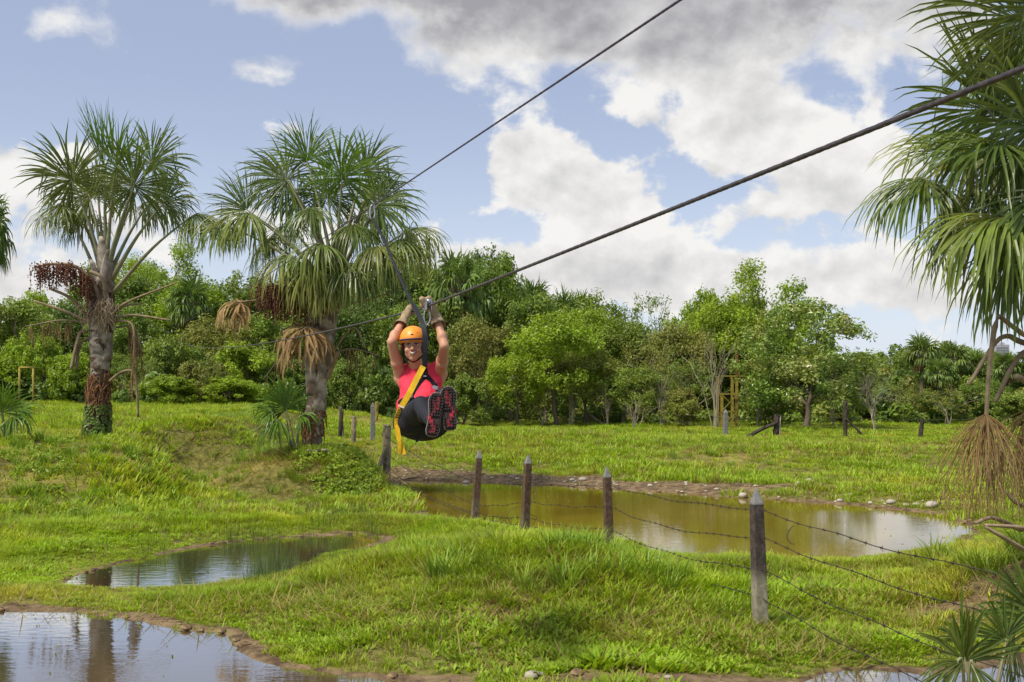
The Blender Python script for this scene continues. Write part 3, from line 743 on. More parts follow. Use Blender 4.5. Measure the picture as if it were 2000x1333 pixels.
def ragged(b, cen, Y, n, seed):
    rnd = random.Random(seed); s = Y / F
    for i in range(n):
        x, y, r = rnd.choice(cen); a = rnd.uniform(-1.6, 1.6); rr = r * s * rnd.uniform(.95, 1.12); c = W(x, y + rnd.gauss(0, 9), Y); t = rnd.uniform(-.5, .5); L = rnd.uniform(.08, .22)
        P = [c + Vector((math.sin(a + t * q) * rr * (1 + .1 * q), -math.cos(a + t * q) * rr * (1 + .1 * q), -L * q)) for q in (0, .5, 1)]
        b.tube(P, [.016, .012, .004], 4, False, rnd.random())
CAMW = Vector((0, -1, .25))
def build_palm_fruiting():
    Y = 21.0; s = Y / F; rnd = random.Random(3)
    base = W(188, 862, Y); base.z = ground(base.x, base.y) - .05
    root = empty('fan_palm', base, 'fan palm on the grassy bank with a dark red fruit bunch and vine-covered trunk', 'palm tree')
    palm_trunk(root, [(188, 872, 25), (190, 830, 22), (193, 780, 19), (195, 735, 18), (196, 690, 19), (199, 640, 21), (203, 580, 19), (207, 530, 13), (210, 490, 6)], Y, 'palm_trunk', 1)
    leaf_bases(root, [(196, 735, 20, 70, -30, 18, .1), (196, 720, 20, 80, 25, 19, .1), (197, 690, 22, 80, -10, 20, .1), (198, 665, 22, 80, 50, 21, .2), (199, 640, 22, 75, -55, 22, .25),
                      (201, 620, 22, 80, 10, 21, .2), (203, 590, 20, 80, -35, 20, .3), (204, 570, 20, 80, 38, 19, .3), (206, 545, 18, 80, 0, 16, .3), (199, 700, 20, 90, 95, 19, .2), (198, 660, 20, 90, -100, 20, .2)], Y, 5)
    b = MB()
    ragged(b, [(192, 790, 21), (193, 760, 21), (195, 740, 20)], Y, 150, 31)
    b.build('fibre_mat', 'fibre', root, True)
    # leaves: hub px, angle, depth, radius px, droop, material, stalk start px, spread, depth offset of the hub
    L = [((175, 385), 140, .2, 110, .8, 'palm_leaf', (205, 530), 2.5, .1), ((140, 352), 118, -.2, 112, .30, 'palm_leaf', (203, 530), 2.6, -.35), ((122, 402), 195, -.2, 100, 1.7, 'palm_leaf', (199, 560), 2.3, -.2),
         ((203, 325), 98, 0, 130, .02, 'palm_leaf_young', (207, 500), .30, .0), ((226, 330), 80, -.1, 112, .05, 'palm_leaf_young', (209, 500), .75, -.1),
         ((262, 364), 92, -.2, 118, .55, 'palm_leaf', (212, 520), 2.9, -.6), ((296, 318), 52, .1, 104, .35, 'palm_leaf', (213, 510), 2.4, .2),
         ((322, 395), 40, -.1, 88, .9, 'palm_leaf', (216, 550), 2.3, -.3), ((378, 421), -5, 0, 88, 1.7, 'palm_leaf_old', (219, 575), 2.3, -.2),
         ((190, 372), 100, .5, 100, .7, 'palm_leaf', (204, 530), 2.5, .6), ((290, 400), 20, .6, 95, 1.3, 'palm_leaf', (212, 540), 2.4, .6), ((160, 425), 170, .6, 95, 1.3, 'palm_leaf', (202, 545), 2.4, .5)]
    for (hx, hy), ang, dep, rp, dr, mat, (sx, sy), spr, dy in L:
        ax = dirpx(ang, dep); n = (CAMW if dep < .3 else Vector((0, -.6, .8))) if dr < 1 else Vector((ax.x * .3, -.45, 1))
        palm_leaf(root, rnd, W(sx, sy, Y + dy * .15), W(hx, hy, Y + dy), ax, n, rp * s * 1.02, dr, mat, 92 if spr > 1 else 34, spr, .018, .050)
    fruit_bunch(root, [(197, 610, -.2), (185, 560, -.35), (150, 522, -.5), (105, 516, -.55), (66, 522, -.6)], Y, 150, 64, 8)
    for p, a, c in (([(180, 632, -.1), (140, 585, -.4), (96, 563, -.5)], .05, .035), ([(178, 632, 0), (125, 608, -.1), (66, 588, -.2)], .05, .03), ([(222, 615, -.1), (250, 590, -.2), (346, 552, -.3)], .05, .02),
                    ([(224, 610, 0), (245, 597, .1), (275, 594, .2)], .045, .03), ([(226, 622, 0), (262, 616, .1), (333, 626, .1)], .045, .025), ([(172, 648, -.1), (157, 650, -.15), (148, 680, -.2), (139, 722, -.2)], .05, .05),
                    ([(176, 660, -.1), (160, 668, -.1), (152, 690, -.1), (150, 722, -.1)], .045, .04), ([(214, 745, -.1), (238, 727, -.15), (262, 728, -.2), (268, 770, -.2), (270, 815, -.2)], .04, .03),
                    ([(208, 590, -.3), (200, 545, -.45), (176, 530, -.5)], .05, .05)):
        dead_stub(root, p, Y, a, c)
    dead_strands(root, [(176, 632, -.1), (120, 626, -.3), (50, 638, -.4)], Y, 46, 48, 9)
    dead_strands(root, [(224, 628, -.1), (258, 634, -.2), (262, 690, -.25), (256, 735, -.2)], Y, 34, 70, 10)
    dead_strands(root, [(226, 640, .1), (262, 640, .2), (278, 690, .2)], Y, 34, 60, 11)
    b = MB()
    for i in range(90):
        a = rnd.uniform(-1.2, 1.2) * .35 - 1.57; p = W(198, 600, Y - .38) + Vector((rnd.gauss(0, .13), rnd.gauss(0, .05), rnd.uniform(-.05, .18)))
        b.tube([p, p + Vector((rnd.gauss(0, .05), -.08, -.1)), p + Vector((rnd.gauss(0, .1), -.05, -rnd.uniform(.25, .5)))], .006, 4, False, rnd.random())
    tag(b.build('old_flower_stalk', 'petiole_dead', root), kind='stuff')
    b = MB()
    for i in range(700):
        z = rnd.random() ** 1.3; a = rnd.uniform(-2.0, 2.0) + .5; r = (27 - 4 * z) * s + .02; c = W(188 + 4 * z, 866 - 75 * z, Y)
        p = c + Vector((math.sin(a) * r, -math.cos(a) * r, 0)); leaf_card(b, p, Vector((math.sin(a), -math.cos(a), rnd.uniform(-.2, .9))).normalized(), rnd.uniform(.05, .10), rnd)
    tag(b.build('climbing_vine', 'leaf_dark', root), kind='stuff')
build_palm_fruiting()

def build_palm_mound():
    Y = 20.5; s = Y / F; rnd = random.Random(5)
    base = W(612, 885, Y); base.z = ground(base.x, base.y) - .05
    root = empty('fan_palm', base, 'bushy fan palm on the low mound with drooping leaves and dead brown fans', 'palm tree')
    palm_trunk(root, [(611, 895, 19), (612, 850, 18), (614, 800, 18), (621, 750, 17), (630, 700, 17), (638, 640, 18), (648, 580, 16), (655, 520, 18), (660, 460, 9)], Y, 'palm_trunk_grey', 2)
    leaf_bases(root, [(612, 862, 20, 70, -15, 18, .1), (613, 848, 18, 60, 60, 18, .1), (618, 800, 22, 90, 40, 19, .25), (617, 770, 22, 90, -35, 19, .1), (624, 745, 24, 100, 10, 15, .1), (628, 720, 24, 90, 60, 16, .35),
                      (628, 710, 24, 100, -50, 17, .2), (634, 670, 26, 110, 5, 19, .2), (638, 640, 24, 100, 50, 19, .3), (638, 640, 24, 110, -40, 19, .4), (644, 600, 24, 110, 5, 18, .3), (650, 570, 22, 110, 45, 17, .6), (648, 570, 22, 110, -60, 17, .6)], Y, 6)
    b = MB()
    ragged(b, [(611, 842, 19), (612, 825, 20), (615, 808, 20)], Y, 110, 32)
    b.build('fibre_mat', 'fibre', root, True)
    L = [((560, 500), 205, -.3, 112, 1.8, 'palm_leaf_old', (645, 590), 2.5, -.6), ((738, 512), -25, -.3, 112, 1.8, 'palm_leaf', (662, 590), 2.5, -.5), ((610, 520), 240, -.9, 112, 1.9, 'palm_leaf_old', (650, 595), 2.5, -.8), ((680, 515), -60, -.9, 112, 1.9, 'palm_leaf', (656, 595), 2.5, -.8), ((640, 540), 265, -1.2, 100, 2.2, 'palm_leaf_old', (652, 605), 2.4, -.8), ((580, 380), 150, .4, 110, .8, 'palm_leaf', (650, 530), 2.6, .5), ((720, 380), 30, .3, 108, .8, 'palm_leaf', (662, 530), 2.5, .3), ((800, 450), 10, .3, 108, 1.5, 'palm_leaf_old', (664, 560), 2.4, .3), ((440, 440), 175, .1, 100, 1.6, 'palm_leaf_old', (640, 565), 2.4, .1), ((600, 315), 112, 0, 100, .35, 'palm_leaf_young', (652, 530), 1.5, .1), ((668, 347), 88, -.2, 104, .25, 'palm_leaf_young', (657, 520), 2.7, -.5), ((560, 352), 165, 0, 112, .55, 'palm_leaf', (648, 540), 2.5, .0),
         ((712, 335), 48, .1, 100, .5, 'palm_leaf', (662, 520), 2.4, .2), ((738, 402), 5, -.1, 104, .9, 'palm_leaf', (664, 540), 2.5, -.4), ((488, 418), 185, -.3, 122, 1.9, 'palm_leaf_old', (640, 560), 2.6, -.5),
         ((482, 410), 125, .2, 96, .3, 'palm_leaf', (640, 555), 1.3, .2), ((628, 478), 200, -1.4, 112, 2.0, 'palm_leaf_old', (652, 570), 2.6, -.9), ((776, 470), -8, -.2, 124, 1.9, 'palm_leaf_old', (664, 565), 2.6, -.3),
         ((735, 482), -40, -.8, 112, 2.0, 'palm_leaf_old', (662, 572), 2.5, -.8), ((560, 440), 200, .5, 104, 1.4, 'palm_leaf', (646, 550), 2.4, .6), ((700, 425), 15, .6, 104, 1.1, 'palm_leaf', (662, 540), 2.4, .7),
         ((640, 385), 92, .5, 110, .7, 'palm_leaf', (656, 520), 2.6, .5), ((606, 408), 215, -.3, 100, 1.2, 'palm_leaf', (650, 545), 2.4, -.6), ((690, 440), -30, -.3, 100, 1.3, 'palm_leaf', (660, 545), 2.4, -.6), ((520, 470), 225, .3, 105, 2.0, 'palm_leaf_old', (642, 572), 2.4, .5)]
    for (hx, hy), ang, dep, rp, dr, mat, (sx, sy), spr, dy in L:
        ax = dirpx(ang, dep); n = (CAMW if dep < .3 else Vector((0, -.6, .8))) if dr < 1 else Vector((ax.x * .3, -.45, 1))
        palm_leaf(root, rnd, W(sx, sy, Y + dy * .15), W(hx, hy, Y + dy), ax, n, rp * s * 1.03, dr, mat, 92, spr, .018, .050)
    palm_leaf(root, rnd, W(632, 600, Y - .2), W(470, 590, Y - .7), dirpx(190, -.1), Vector((0, -.4, 1)), 88 * s, 2.6, 'palm_leaf_dead', 46, 2.2, .024, .05, petmat='petiole_dead')
    palm_leaf(root, rnd, W(630, 660, Y - .3), W(600, 640, Y - .75), dirpx(215, -.8), Vector((0, -.6, 1)), 118 * s, 2.6, 'palm_leaf_dead', 56, 2.4, .024, .05, mid=[W(615, 645, Y - .6)], petmat='petiole_dead')
    fruit_bunch(root, [(640, 610, -.2), (600, 575, -.5), (545, 560, -.6), (505, 566, -.6)], Y, 150, 84, 12, 40)
    for p, a, c in (([(648, 690, -.1), (690, 640, -.2), (655 + 60, 682, -.3)], .03, .02), ([(640, 740, -.15), (655, 700, -.3), (660, 688, -.35)], .06, .05), ([(636, 620, -.3), (598, 600, -.5), (556, 592, -.5)], .05, .04),
                    ([(604, 690, -.2), (603, 640, -.5), (605, 580, -.6)], .03, .02), ([(655, 600, -.2), (720, 585, -.3), (800, 560, -.2)], .05, .02)):
        dead_stub(root, p, Y, a, c)
    dead_strands(root, [(652, 690, 0), (690, 682, -.2), (742, 695, -.3)], Y, 24, 50, 14)
    dead_strands(root, [(622, 680, 0), (560, 690, -.2), (515, 740, -.3)], Y, 16, 40, 15)
    b = MB()   # shed sheath and litter at the foot
    for i, (x, y, a) in enumerate(((630, 886, 8), (650, 892, 20), (668, 897, 12), (600, 884, -10))):
        c = W(x, y, Y - .55); c.z = ground(c.x, c.y) + .05; b.box(c, .55, .09, .03, Matrix.Rotation(R(a * 3), 3, 'Z') @ Matrix.Rotation(R(a), 3, 'Y'))
    b.build('shed_sheath', 'leaf_base', root)
build_palm_mound()

def build_palm_near():
    Y = 10.0; s = Y / F; rnd = random.Random(9); cx = 2120
    base = W(cx, 1100, Y); base.z = ground(base.x, base.y) - .05; px = cx
    root = empty('fan_palm', base, 'tall fan palm at the pond end with broken brown leaves hanging to the ground', 'palm tree')
    zb = HZ + (CZ - base.z) / Y * F
    palm_trunk(root, [(cx, zb, 56), (cx, 1000, 50), (cx - 2, 850, 48), (cx - 6, 720, 54), (cx - 10, 620, 56), (cx - 14, 520, 46), (cx - 16, 420, 24)], Y, 'palm_trunk', 4)
    leaf_bases(root, [(cx, 900, 44, 170, -60, 50, .1), (cx - 4, 800, 44, 180, -20, 50, .1), (cx - 6, 760, 46, 170, -80, 52, .2), (cx - 8, 700, 46, 180, -40, 54, .2), (cx - 10, 650, 46, 170, -75, 55, .3), (cx - 12, 600, 44, 170, -10, 52, .3)], Y, 7)
    L = [((1900, 300), 165, .4, 215, .8, 'palm_leaf_old', (2090, 500), 2.6, .5), ((2040, 450), 240, -.3, 220, 1.5, 'palm_leaf', (2095, 570), 2.5, -.4), ((2020, 250), 130, -.4, 220, .6, 'palm_leaf', (2100, 480), 2.7, -.5), ((1998, 40), 135, -.1, 235, .35, 'palm_leaf', (2100, 420), 2.5, -.1), ((1930, 215), 118, -.1, 205, .22, 'palm_leaf', (2090, 470), 2.4, .1), ((1960, 285), 188, -.2, 215, .9, 'palm_leaf', (2085, 500), 2.6, -.5),
         ((1808, 352), 192, 0, 180, 1.0, 'palm_leaf', (2075, 600), 2.5, .2), ((1968, 425), 190, -.5, 235, 1.25, 'palm_leaf_old', (2085, 560), 2.6, -.6), ((1905, 380), 225, .3, 215, 1.5, 'palm_leaf', (2085, 560), 2.5, .6),
         ((2050, 230), 100, .3, 230, .5, 'palm_leaf', (2110, 450), 2.6, .5), ((2090, 380), 250, -.9, 230, 1.4, 'palm_leaf', (2110, 540), 2.6, -.9), ((2030, 120), 160, .5, 230, .8, 'palm_leaf', (2105, 440), 2.5, .7),
         ((1985, 330), 200, .5, 220, 1.0, 'palm_leaf', (2095, 520), 2.5, .7), ((2230, 300), 10, 0, 230, 1.0, 'palm_leaf', (2130, 520), 2.5, 0), ((2250, 140), 60, .1, 230, .6, 'palm_leaf', (2125, 450), 2.5, .2),
         ((2000, 480), 215, .2, 210, 1.8, 'palm_leaf_old', (2085, 580), 2.4, .1), ((2060, 20), 110, -.5, 220, .4, 'palm_leaf', (2105, 420), 2.5, -.5)]
    for (hx, hy), ang, dep, rp, dr, mat, (sx, sy), spr, dy in L:
        ax = dirpx(ang, dep); n = (CAMW if dep < .3 else Vector((0, -.6, .8))) if dr < .85 else Vector((ax.x * .3, -.45, 1))
        palm_leaf(root, rnd, W(sx, sy, Y + dy * .15), W(hx, hy, Y + dy), ax, n, rp * s * 1.08, dr, mat, 100, spr, .020, .05, wilt=.10)
    def broken(path, hub, rp, ang, dy, seed):
        r2 = random.Random(seed); P = [W(x, y, Y + d) for x, y, d in path]
        o = fan_mesh(W(*hub, Y + dy), dirpx(ang, -.15), Vector((0, -1, .1)), rp * s, 110, .95, 2.4, r2, .27, .12, 9, 1.5, .15).build('broken_leaf', 'palm_leaf_dead', root)
        b = MB(); n = len(P); rad = [.038 - .020 * i / (n - 1) for i in range(n)]; b.tube(P, rad, 6, flat=.55); b.build('petiole', 'petiole_dead', o)
    broken([(2110, 700, -.2), (2000, 655, -.4), (1950, 617, -.5), (1942, 640, -.5), (1932, 720, -.5), (1926, 815, -.5)], (1926, 808), 228, 268, -.5, 1)
    broken([(2110, 730, 0), (2050, 700, -.1), (2035, 715, -.1), (2020, 800, -.1)], (2018, 795), 235, 262, -.1, 2)
    dead_stub(root, [(2110, 700, .1), (2000, 670, .0), (1968, 657, 0), (1940, 675, 0), (1892, 752, 0)], Y, .045, .026)
    dead_stub(root, [(2110, 730, .1), (2030, 690, .0), (1998, 690, 0), (1975, 720, 0), (1944, 785, 0)], Y, .045, .03)
    dead_stub(root, [(2110, 820, -.2), (2030, 760, -.4), (1985, 735, -.5)], Y, .05, .04)
    for p in ([(1995, 1035, -.4), (1940, 1012, -.6), (1905, 1022, -.7)], [(2050, 1040, -.6), (1985, 1030, -.8), (1925, 1026, -.9)], [(2010, 1080, -.9), (1960, 1050, -1.0), (1925, 1030, -1.0)], [(2060, 1000, -.3), (1990, 985, -.5), (1965, 960, -.5)]):
        dead_stub(root, p, Y, .035, .02, 'shed_stalk')
build_palm_near()

def palm_sapling(base, leaves, Y, label, seed, mat='palm_leaf', nseg=34, pet=.012):
    rnd = random.Random(seed); root = empty('young_palm', base, label, 'young palm')
    for (hx, hy), ang, dep, rp, dr, spr, dy in leaves:
        ax = dirpx(ang, dep)
        palm_leaf(root, rnd, base + Vector((rnd.gauss(0, .04), rnd.gauss(0, .04), .0)), W(hx, hy, Y + dy), ax, Vector((0, -1, .4)) if dr < .7 else Vector((ax.x * .3, -.45, 1)), rp * Y / F, dr, mat, nseg, spr, pet, .02, wilt=.06)
    return root
b0 = W(572, 880, 20.3); b0.z = ground(b0.x, b0.y)
palm_sapling(b0, [((560, 800), 110, 0, 70, .35, 1.9, 0), ((530, 805), 165, -.1, 62, .8, 1.9, -.2), ((545, 822), 200, -.3, 70, 1.3, 2.0, -.3), ((590, 800), 70, .1, 60, .4, 1.8, .2), ((585, 815), 20, -.2, 55, 1.1, 1.8, -.2), ((555, 790), 130, .2, 66, .3, 1.6, .3)], 20.3, 'small young fan palm growing beside the bushy palm trunk on the mound', 21, 'palm_leaf_young')
b0 = W(10, 860, 20.0); b0.z = ground(b0.x, b0.y)
palm_sapling(b0, [((20, 800), 70, 0, 62, .4, 1.9, 0), ((38, 805), 25, -.1, 56, .9, 1.9, -.2), ((0, 795), 110, 0, 66, .4, 1.9, 0), ((-20, 805), 160, -.1, 60, .9, 1.9, -.2), ((25, 815), -10, -.4, 56, 1.3, 1.9, -.4), ((5, 805), 90, -.3, 60, .5, 1.9, -.4)], 20.0, 'stemless young fan palm low on the grassy bank away from the trunks', 22, 'palm_leaf_young')
b0 = W(1905, 1440, 5.2); b0.z = ground(b0.x, b0.y)
palm_sapling(b0, [((1885, 1292), 78, -.1, 120, .12, 1.25, 0), ((1880, 1255), 100, .2, 72, .15, 1.3, .3), ((1880, 1292), 205, -.2, 120, .35, .5, -.1), ((1965, 1250), 120, .1, 105, .15, 1.5, .2), ((1895, 1295), -65, -.4, 95, .5, .35, -.1)], 5.2, 'dark young fan palm sprouting at the edge of the small puddle', 23, 'palm_leaf', 22, .008)
b0 = W(2060, 1400, 5.6); b0.z = ground(b0.x, b0.y)
palm_sapling(b0, [((2010, 1190), 135, 0, 130, .15, 1.5, 0), ((2060, 1170), 100, 0, 130, .2, 1.6, .1), ((1975, 1240), 262, -.2, 130, .1, .16, 0), ((2040, 1230), 170, -.1, 110, .4, 1.4, -.1)], 5.6, 'young fan palm with long narrow blades beside the leaning dead fronds', 24, 'palm_leaf', 24, .008)
bp = MB(); p0 = W(1878, 1262, 5.5); bp.tube([p0 + Vector((0, 0, -.12)), p0 + Vector((0, 0, .05)), p0 + Vector((0, 0, .24)), p0 + Vector((.004, 0, .34))], [.012, .014, .010, .001], 6, flat=.4)
b_spear = bp.build('spear_leaf', 'palm_leaf_young', [o for o in COL.objects if o.name.startswith('young_palm')][-2])
# ------------------------------------------------------------------ the forest edge
def limb(b, p, d, L, r, depth, rnd, tips, split=3, gnarl=.25, up=.15):
    """a branch that forks; its ends are collected in tips"""
    n = 4; pts = [p]; q = p.copy(); dd = d.copy()
    for i in range(n):
        dd = (dd + Vector((rnd.gauss(0, gnarl), rnd.gauss(0, gnarl), rnd.gauss(0, gnarl) * .6 + up)) * .5).normalized()
        q = q + dd * (L / n); pts.append(q.copy())
    b.tube(pts, [r * (1 - .45 * i / n) for i in range(n + 1)], 6 if depth > 1 else 4, False)
    if depth <= 0: tips.append((q, dd)); return
    for j in range(split):
        a = dd.orthogonal().normalized(); a.rotate(Quaternion(dd, rnd.uniform(0, 6.283)))
        nd = (dd + a * rnd.uniform(.45, .95)).normalized()
        limb(b, q if j else pts[-2], nd, L * rnd.uniform(.6, .85), r * .55, depth - 1, rnd, tips, split, gnarl, up)

def make_tree(seed, kind):
    """trunk and crown of a tree one unit high"""
    rnd = random.Random(seed); t = MB(); c = MB(); tips = []
    if kind == 'round':
        limb(t, Vector((0, 0, -.02)), Vector((rnd.gauss(0, .08), rnd.gauss(0, .08), 1)), .36, .024, 3, rnd, tips, 3, .2, .1)
        cl = [(p, .10) for p, _ in tips]
        for i in range(85):
            a = rnd.uniform(0, 6.283); z = rnd.uniform(-.75, 1); rr = math.sqrt(max(0, 1 - z * z)) * (.93 if z > -.2 else .8) * rnd.uniform(.75, 1.08)
            cl.append((Vector((math.cos(a) * rr * .40, math.sin(a) * rr * .40, .60 + z * .37 * rnd.uniform(.85, 1.07))), rnd.uniform(.055, .11)))
        nl, ls = 100, .030
    elif kind == 'dome':
        limb(t, Vector((0, 0, -.02)), Vector((0, 0, 1)), .22, .026, 3, rnd, tips, 3, .2, .1); cl = [(p, .09) for p, _ in tips]
        for i in range(190):
            a = rnd.uniform(0, 6.283); z = rnd.uniform(-1, 1); rr = math.sqrt(max(0, 1 - max(z, 0) ** 2)) * rnd.uniform(.72, 1.05) * (1 - .18 * max(0, -z))
            cl.append((Vector((math.cos(a) * rr * .42, math.sin(a) * rr * .42, .55 + (z * .43 if z > 0 else z * .36) * rnd.uniform(.9, 1.05))), rnd.uniform(.05, .085)))
        nl, ls = 110, .026
    elif kind == 'umbrella':
        limb(t, Vector((0, 0, -.02)), Vector((.05, 0, 1)), .48, .022, 3, rnd, tips, 3, .22, .12)
        cl = []
        for p, _ in tips: cl.append((p + Vector((0, 0, .02)), rnd.uniform(.07, .12)))
        for i in range(52):
            a = rnd.uniform(0, 6.283); r = math.sqrt(rnd.random()) * .52; cl.append((Vector((math.cos(a) * r, math.sin(a) * r, .93 - .55 * r * r - rnd.choice((0, .0, .13, .25)))), rnd.uniform(.05, .10)))
        nl, ls = 150, .024
    elif kind == 'airy':
        for j in range(3): limb(t, Vector((rnd.gauss(0, .03), rnd.gauss(0, .03), -.02)), Vector((rnd.gauss(0, .3), rnd.gauss(0, .3), 1)), .38, .012, 3, rnd, tips, 2, .2, .2)
        cl = [(p, rnd.uniform(.05, .09)) for p, _ in tips]
        for i in range(40): cl.append((Vector((rnd.gauss(0, .19), rnd.gauss(0, .19), rnd.uniform(.35, .97))), rnd.uniform(.05, .10)))
        nl, ls = 62, .026
    elif kind == 'shrub':
        for j in range(5): limb(t, Vector((rnd.gauss(0, .05), rnd.gauss(0, .05), -.02)), Vector((rnd.gauss(0, .5), rnd.gauss(0, .5), 1)), .38, .014, 2, rnd, tips, 3, .25, .1)
        cl = [(p, rnd.uniform(.08, .15)) for p, _ in tips]
        for i in range(60): 
            a = rnd.uniform(0, 6.283); r = math.sqrt(rnd.random()) * .58; cl.append((Vector((math.cos(a) * r, math.sin(a) * r, rnd.uniform(.08, .80) * (1 - .45 * (r / .58) ** 2) + abs(rnd.gauss(0, .12)))), rnd.uniform(.05, .13)))
        nl, ls = 80, .050
    elif kind == 'bare':
        for j in range(3): limb(t, Vector((rnd.gauss(0, .02), rnd.gauss(0, .02), -.02)), Vector((rnd.gauss(0, .18), rnd.gauss(0, .18), 1)), .40, .016, 4, rnd, tips, 3, .22, .05)
        cl = [(p, .05) for p, _ in tips[::3]]; nl, ls = 7, .022
    elif kind == 'stems':
        for j in range(9): limb(t, Vector((rnd.gauss(0, .05), rnd.gauss(0, .05), -.02)), Vector((rnd.gauss(0, .22), rnd.gauss(0, .22), 1)), .5, .010, 2, rnd, tips, 2, .14, .15)
        cl = [(p, .06) for p, _ in tips]; nl, ls = 30, .026
    for p, r in cl:
        for i in range(int(nl * (r / .09) ** 1.6)):
            v = Vector((rnd.gauss(0, 1), rnd.gauss(0, 1), rnd.gauss(0, .75))); v = v.normalized() * r * rnd.random() ** .45
            leaf_card(c, p + v, (v.normalized() * .6 + Vector((rnd.gauss(0, .5), rnd.gauss(0, .5), .55 + rnd.gauss(0, .4)))).normalized(), ls * rnd.uniform(.6, 1.35), rnd)
    top = max(v[2] for v in c.v); top = np.percentile([v[2] for v in c.v], 99.5); rad = np.percentile([math.hypot(v[0], v[1]) for v in c.v], 96)
    want = {'round': .44, 'dome': .44, 'umbrella': .56, 'airy': .34, 'shrub': .62, 'bare': .42, 'stems': .3}[kind]
    for m in (t, c): m.v = [(v[0] * want / rad, v[1] * want / rad, v[2] / top) for v in m.v]
    return t, c
def make_far_palm(seed):
    rnd = random.Random(seed); t = MB(); c = MB()
    t.tube([(0, 0, -.02), (rnd.gauss(0, .01), 0, .3), (rnd.gauss(0, .015), 0, .62), (0, 0, .80)], [.030, .024, .026, .02], 8)
    for i in range(26):
        a = i * 2.399 + rnd.uniform(-.3, .3); e = 1.25 - 1.75 * (i / 25) + rnd.uniform(-.1, .1)
        d = Vector((math.cos(a) * math.cos(e), math.sin(a) * math.cos(e), math.sin(e)))
        hub = Vector((0, 0, .76)) + d * rnd.uniform(.11, .16); t.tube([(0, 0, .74), hub], [.007, .004], 4, False)
        f = fan_mesh(hub, d, Vector((0, 0, 1)) - d * .2 + Vector((rnd.gauss(0, .2), rnd.gauss(0, .2), 0)), .155 * rnd.uniform(.85, 1.1), 26, 2.3, .5 + 1.5 * (i / 25), rnd, .42, .08, 4, 2.2)
        c.add(f.v, f.f); c.t[-len(f.t):] = f.t
    for i in range(5):
        a = rnd.uniform(0, 6.283); d = Vector((math.cos(a), math.sin(a), -.8)).normalized(); f = fan_mesh(Vector((0, 0, .70)) + d * .06, d, Vector((d.x, d.y, 1)), .13, 18, 1.6, 2.2, rnd, .3, .1, 4, 2.2); t.add(f.v, f.f, mi=1); t.t[-len(f.t):] = f.t
    return t, c
KINDS = {}
def tree_kind(kind, n, s0):
    KINDS[kind] = []
    for i in range(n):
        t, c = make_far_palm(s0 + i) if kind == 'palm' else make_tree(s0 + i, kind)
        tm = 'bark_pale' if kind in ('airy', 'bare', 'stems') else 'bark'
        to = t.build('trunk', tm, None, kind != 'palm', mats=[tm, 'palm_leaf_dead'] if kind == 'palm' else None, link=False); co = c.build('crown', 'leaf_mid', link=False)
        KINDS[kind].append((to.data, co.data)); bpy.data.objects.remove(to); bpy.data.objects.remove(co)
for kd, n, s0 in (('round', 4, 100), ('dome', 1, 150), ('umbrella', 2, 200), ('airy', 2, 300), ('shrub', 3, 400), ('bare', 1, 500), ('stems', 1, 600), ('palm', 3, 700)): tree_kind(kd, n, s0)

TN = [0]
NAMES = {'dome': 'broadleaf_tree', 'round': 'broadleaf_tree', 'umbrella': 'spreading_tree', 'airy': 'slender_tree', 'shrub': 'bush', 'bare': 'bare_tree', 'stems': 'thin_stemmed_tree', 'palm': 'forest_palm'}
CATS = {'shrub': 'bush', 'palm': 'palm tree'}
LEAFN = {'leaf_mid': 'mid green', 'leaf_dark': 'dark green', 'leaf_bright': 'bright green', 'leaf_olive': 'olive green', 'leaf_glossy': 'glossy green', 'far_palm_leaf': 'green'}
def tree(px, top, Y, half, kind, mat, label=None, wide=1.0):
    TN[0] += 1; i = TN[0]; td, cd = KINDS[kind][i % len(KINDS[kind])]
    x = (px - 1000) / F * Y; gz = ground(x, Y); H = CZ + (HZ - top) / F * Y - gz
    rad = {'round': .44, 'dome': .44, 'umbrella': .56, 'airy': .34, 'shrub': .62, 'bare': .42, 'stems': .3, 'palm': .30}[kind]
    w = half / F * Y / rad
    if kind == 'palm': w = H if half is None else w
    zone = 0 if px < 600 else 1 if px < 1320 else 2 if px < 1660 else 3
    place = ('behind the two bank palms', 'beyond the pond behind the rider', 'around the yellow metal tower', 'past the dome-shaped tree')[zone]
    texts = {'round': '%s round-crowned tree in the forest edge ' + place, 'umbrella': '%s wide open-crowned tree in the forest edge ' + place, 'airy': '%s slender airy tree in the forest edge ' + place, 'dome': '%s',
             'shrub': '%s leafy bush at the forest foot ' + place, 'bare': '%s twiggy tree ' + place, 'stems': '%s thin-stemmed tree ' + place, 'palm': '%s fan palm within the forest ' + place}
    size = ('tall ' if H > 8.2 else 'low ' if H < 5.2 else '') if kind != 'shrub' else ('tall ' if H > 3.6 else '')
    row = 'half-hidden ' if Y > 53 else ''
    lab = label or size + row + texts[kind] % LEAFN[mat]
    root = empty(NAMES[kind], (x, Y, gz - .03), lab, CATS.get(kind, 'tree'), None if label else 'forest edge ' + place + ': ' + size + row + LEAFN[mat] + ' ' + NAMES[kind].replace('_', ' '))
    root.scale = (w, w, H / .98); root.rotation_euler = (0, 0, i * 1.7)
    for d, nm in ((td, 'trunk'), (cd, 'crown')):
        o = bpy.data.objects.new(nm, d); COL.objects.link(o); o.parent = root
        if nm == 'crown':
            o.material_slots[0].link = 'OBJECT'; o.material_slots[0].material = MATS[mat]
    return root
M_, D_, B_, O_, G_, P_ = 'leaf_mid', 'leaf_dark', 'leaf_bright', 'leaf_olive', 'leaf_glossy', 'far_palm_leaf'
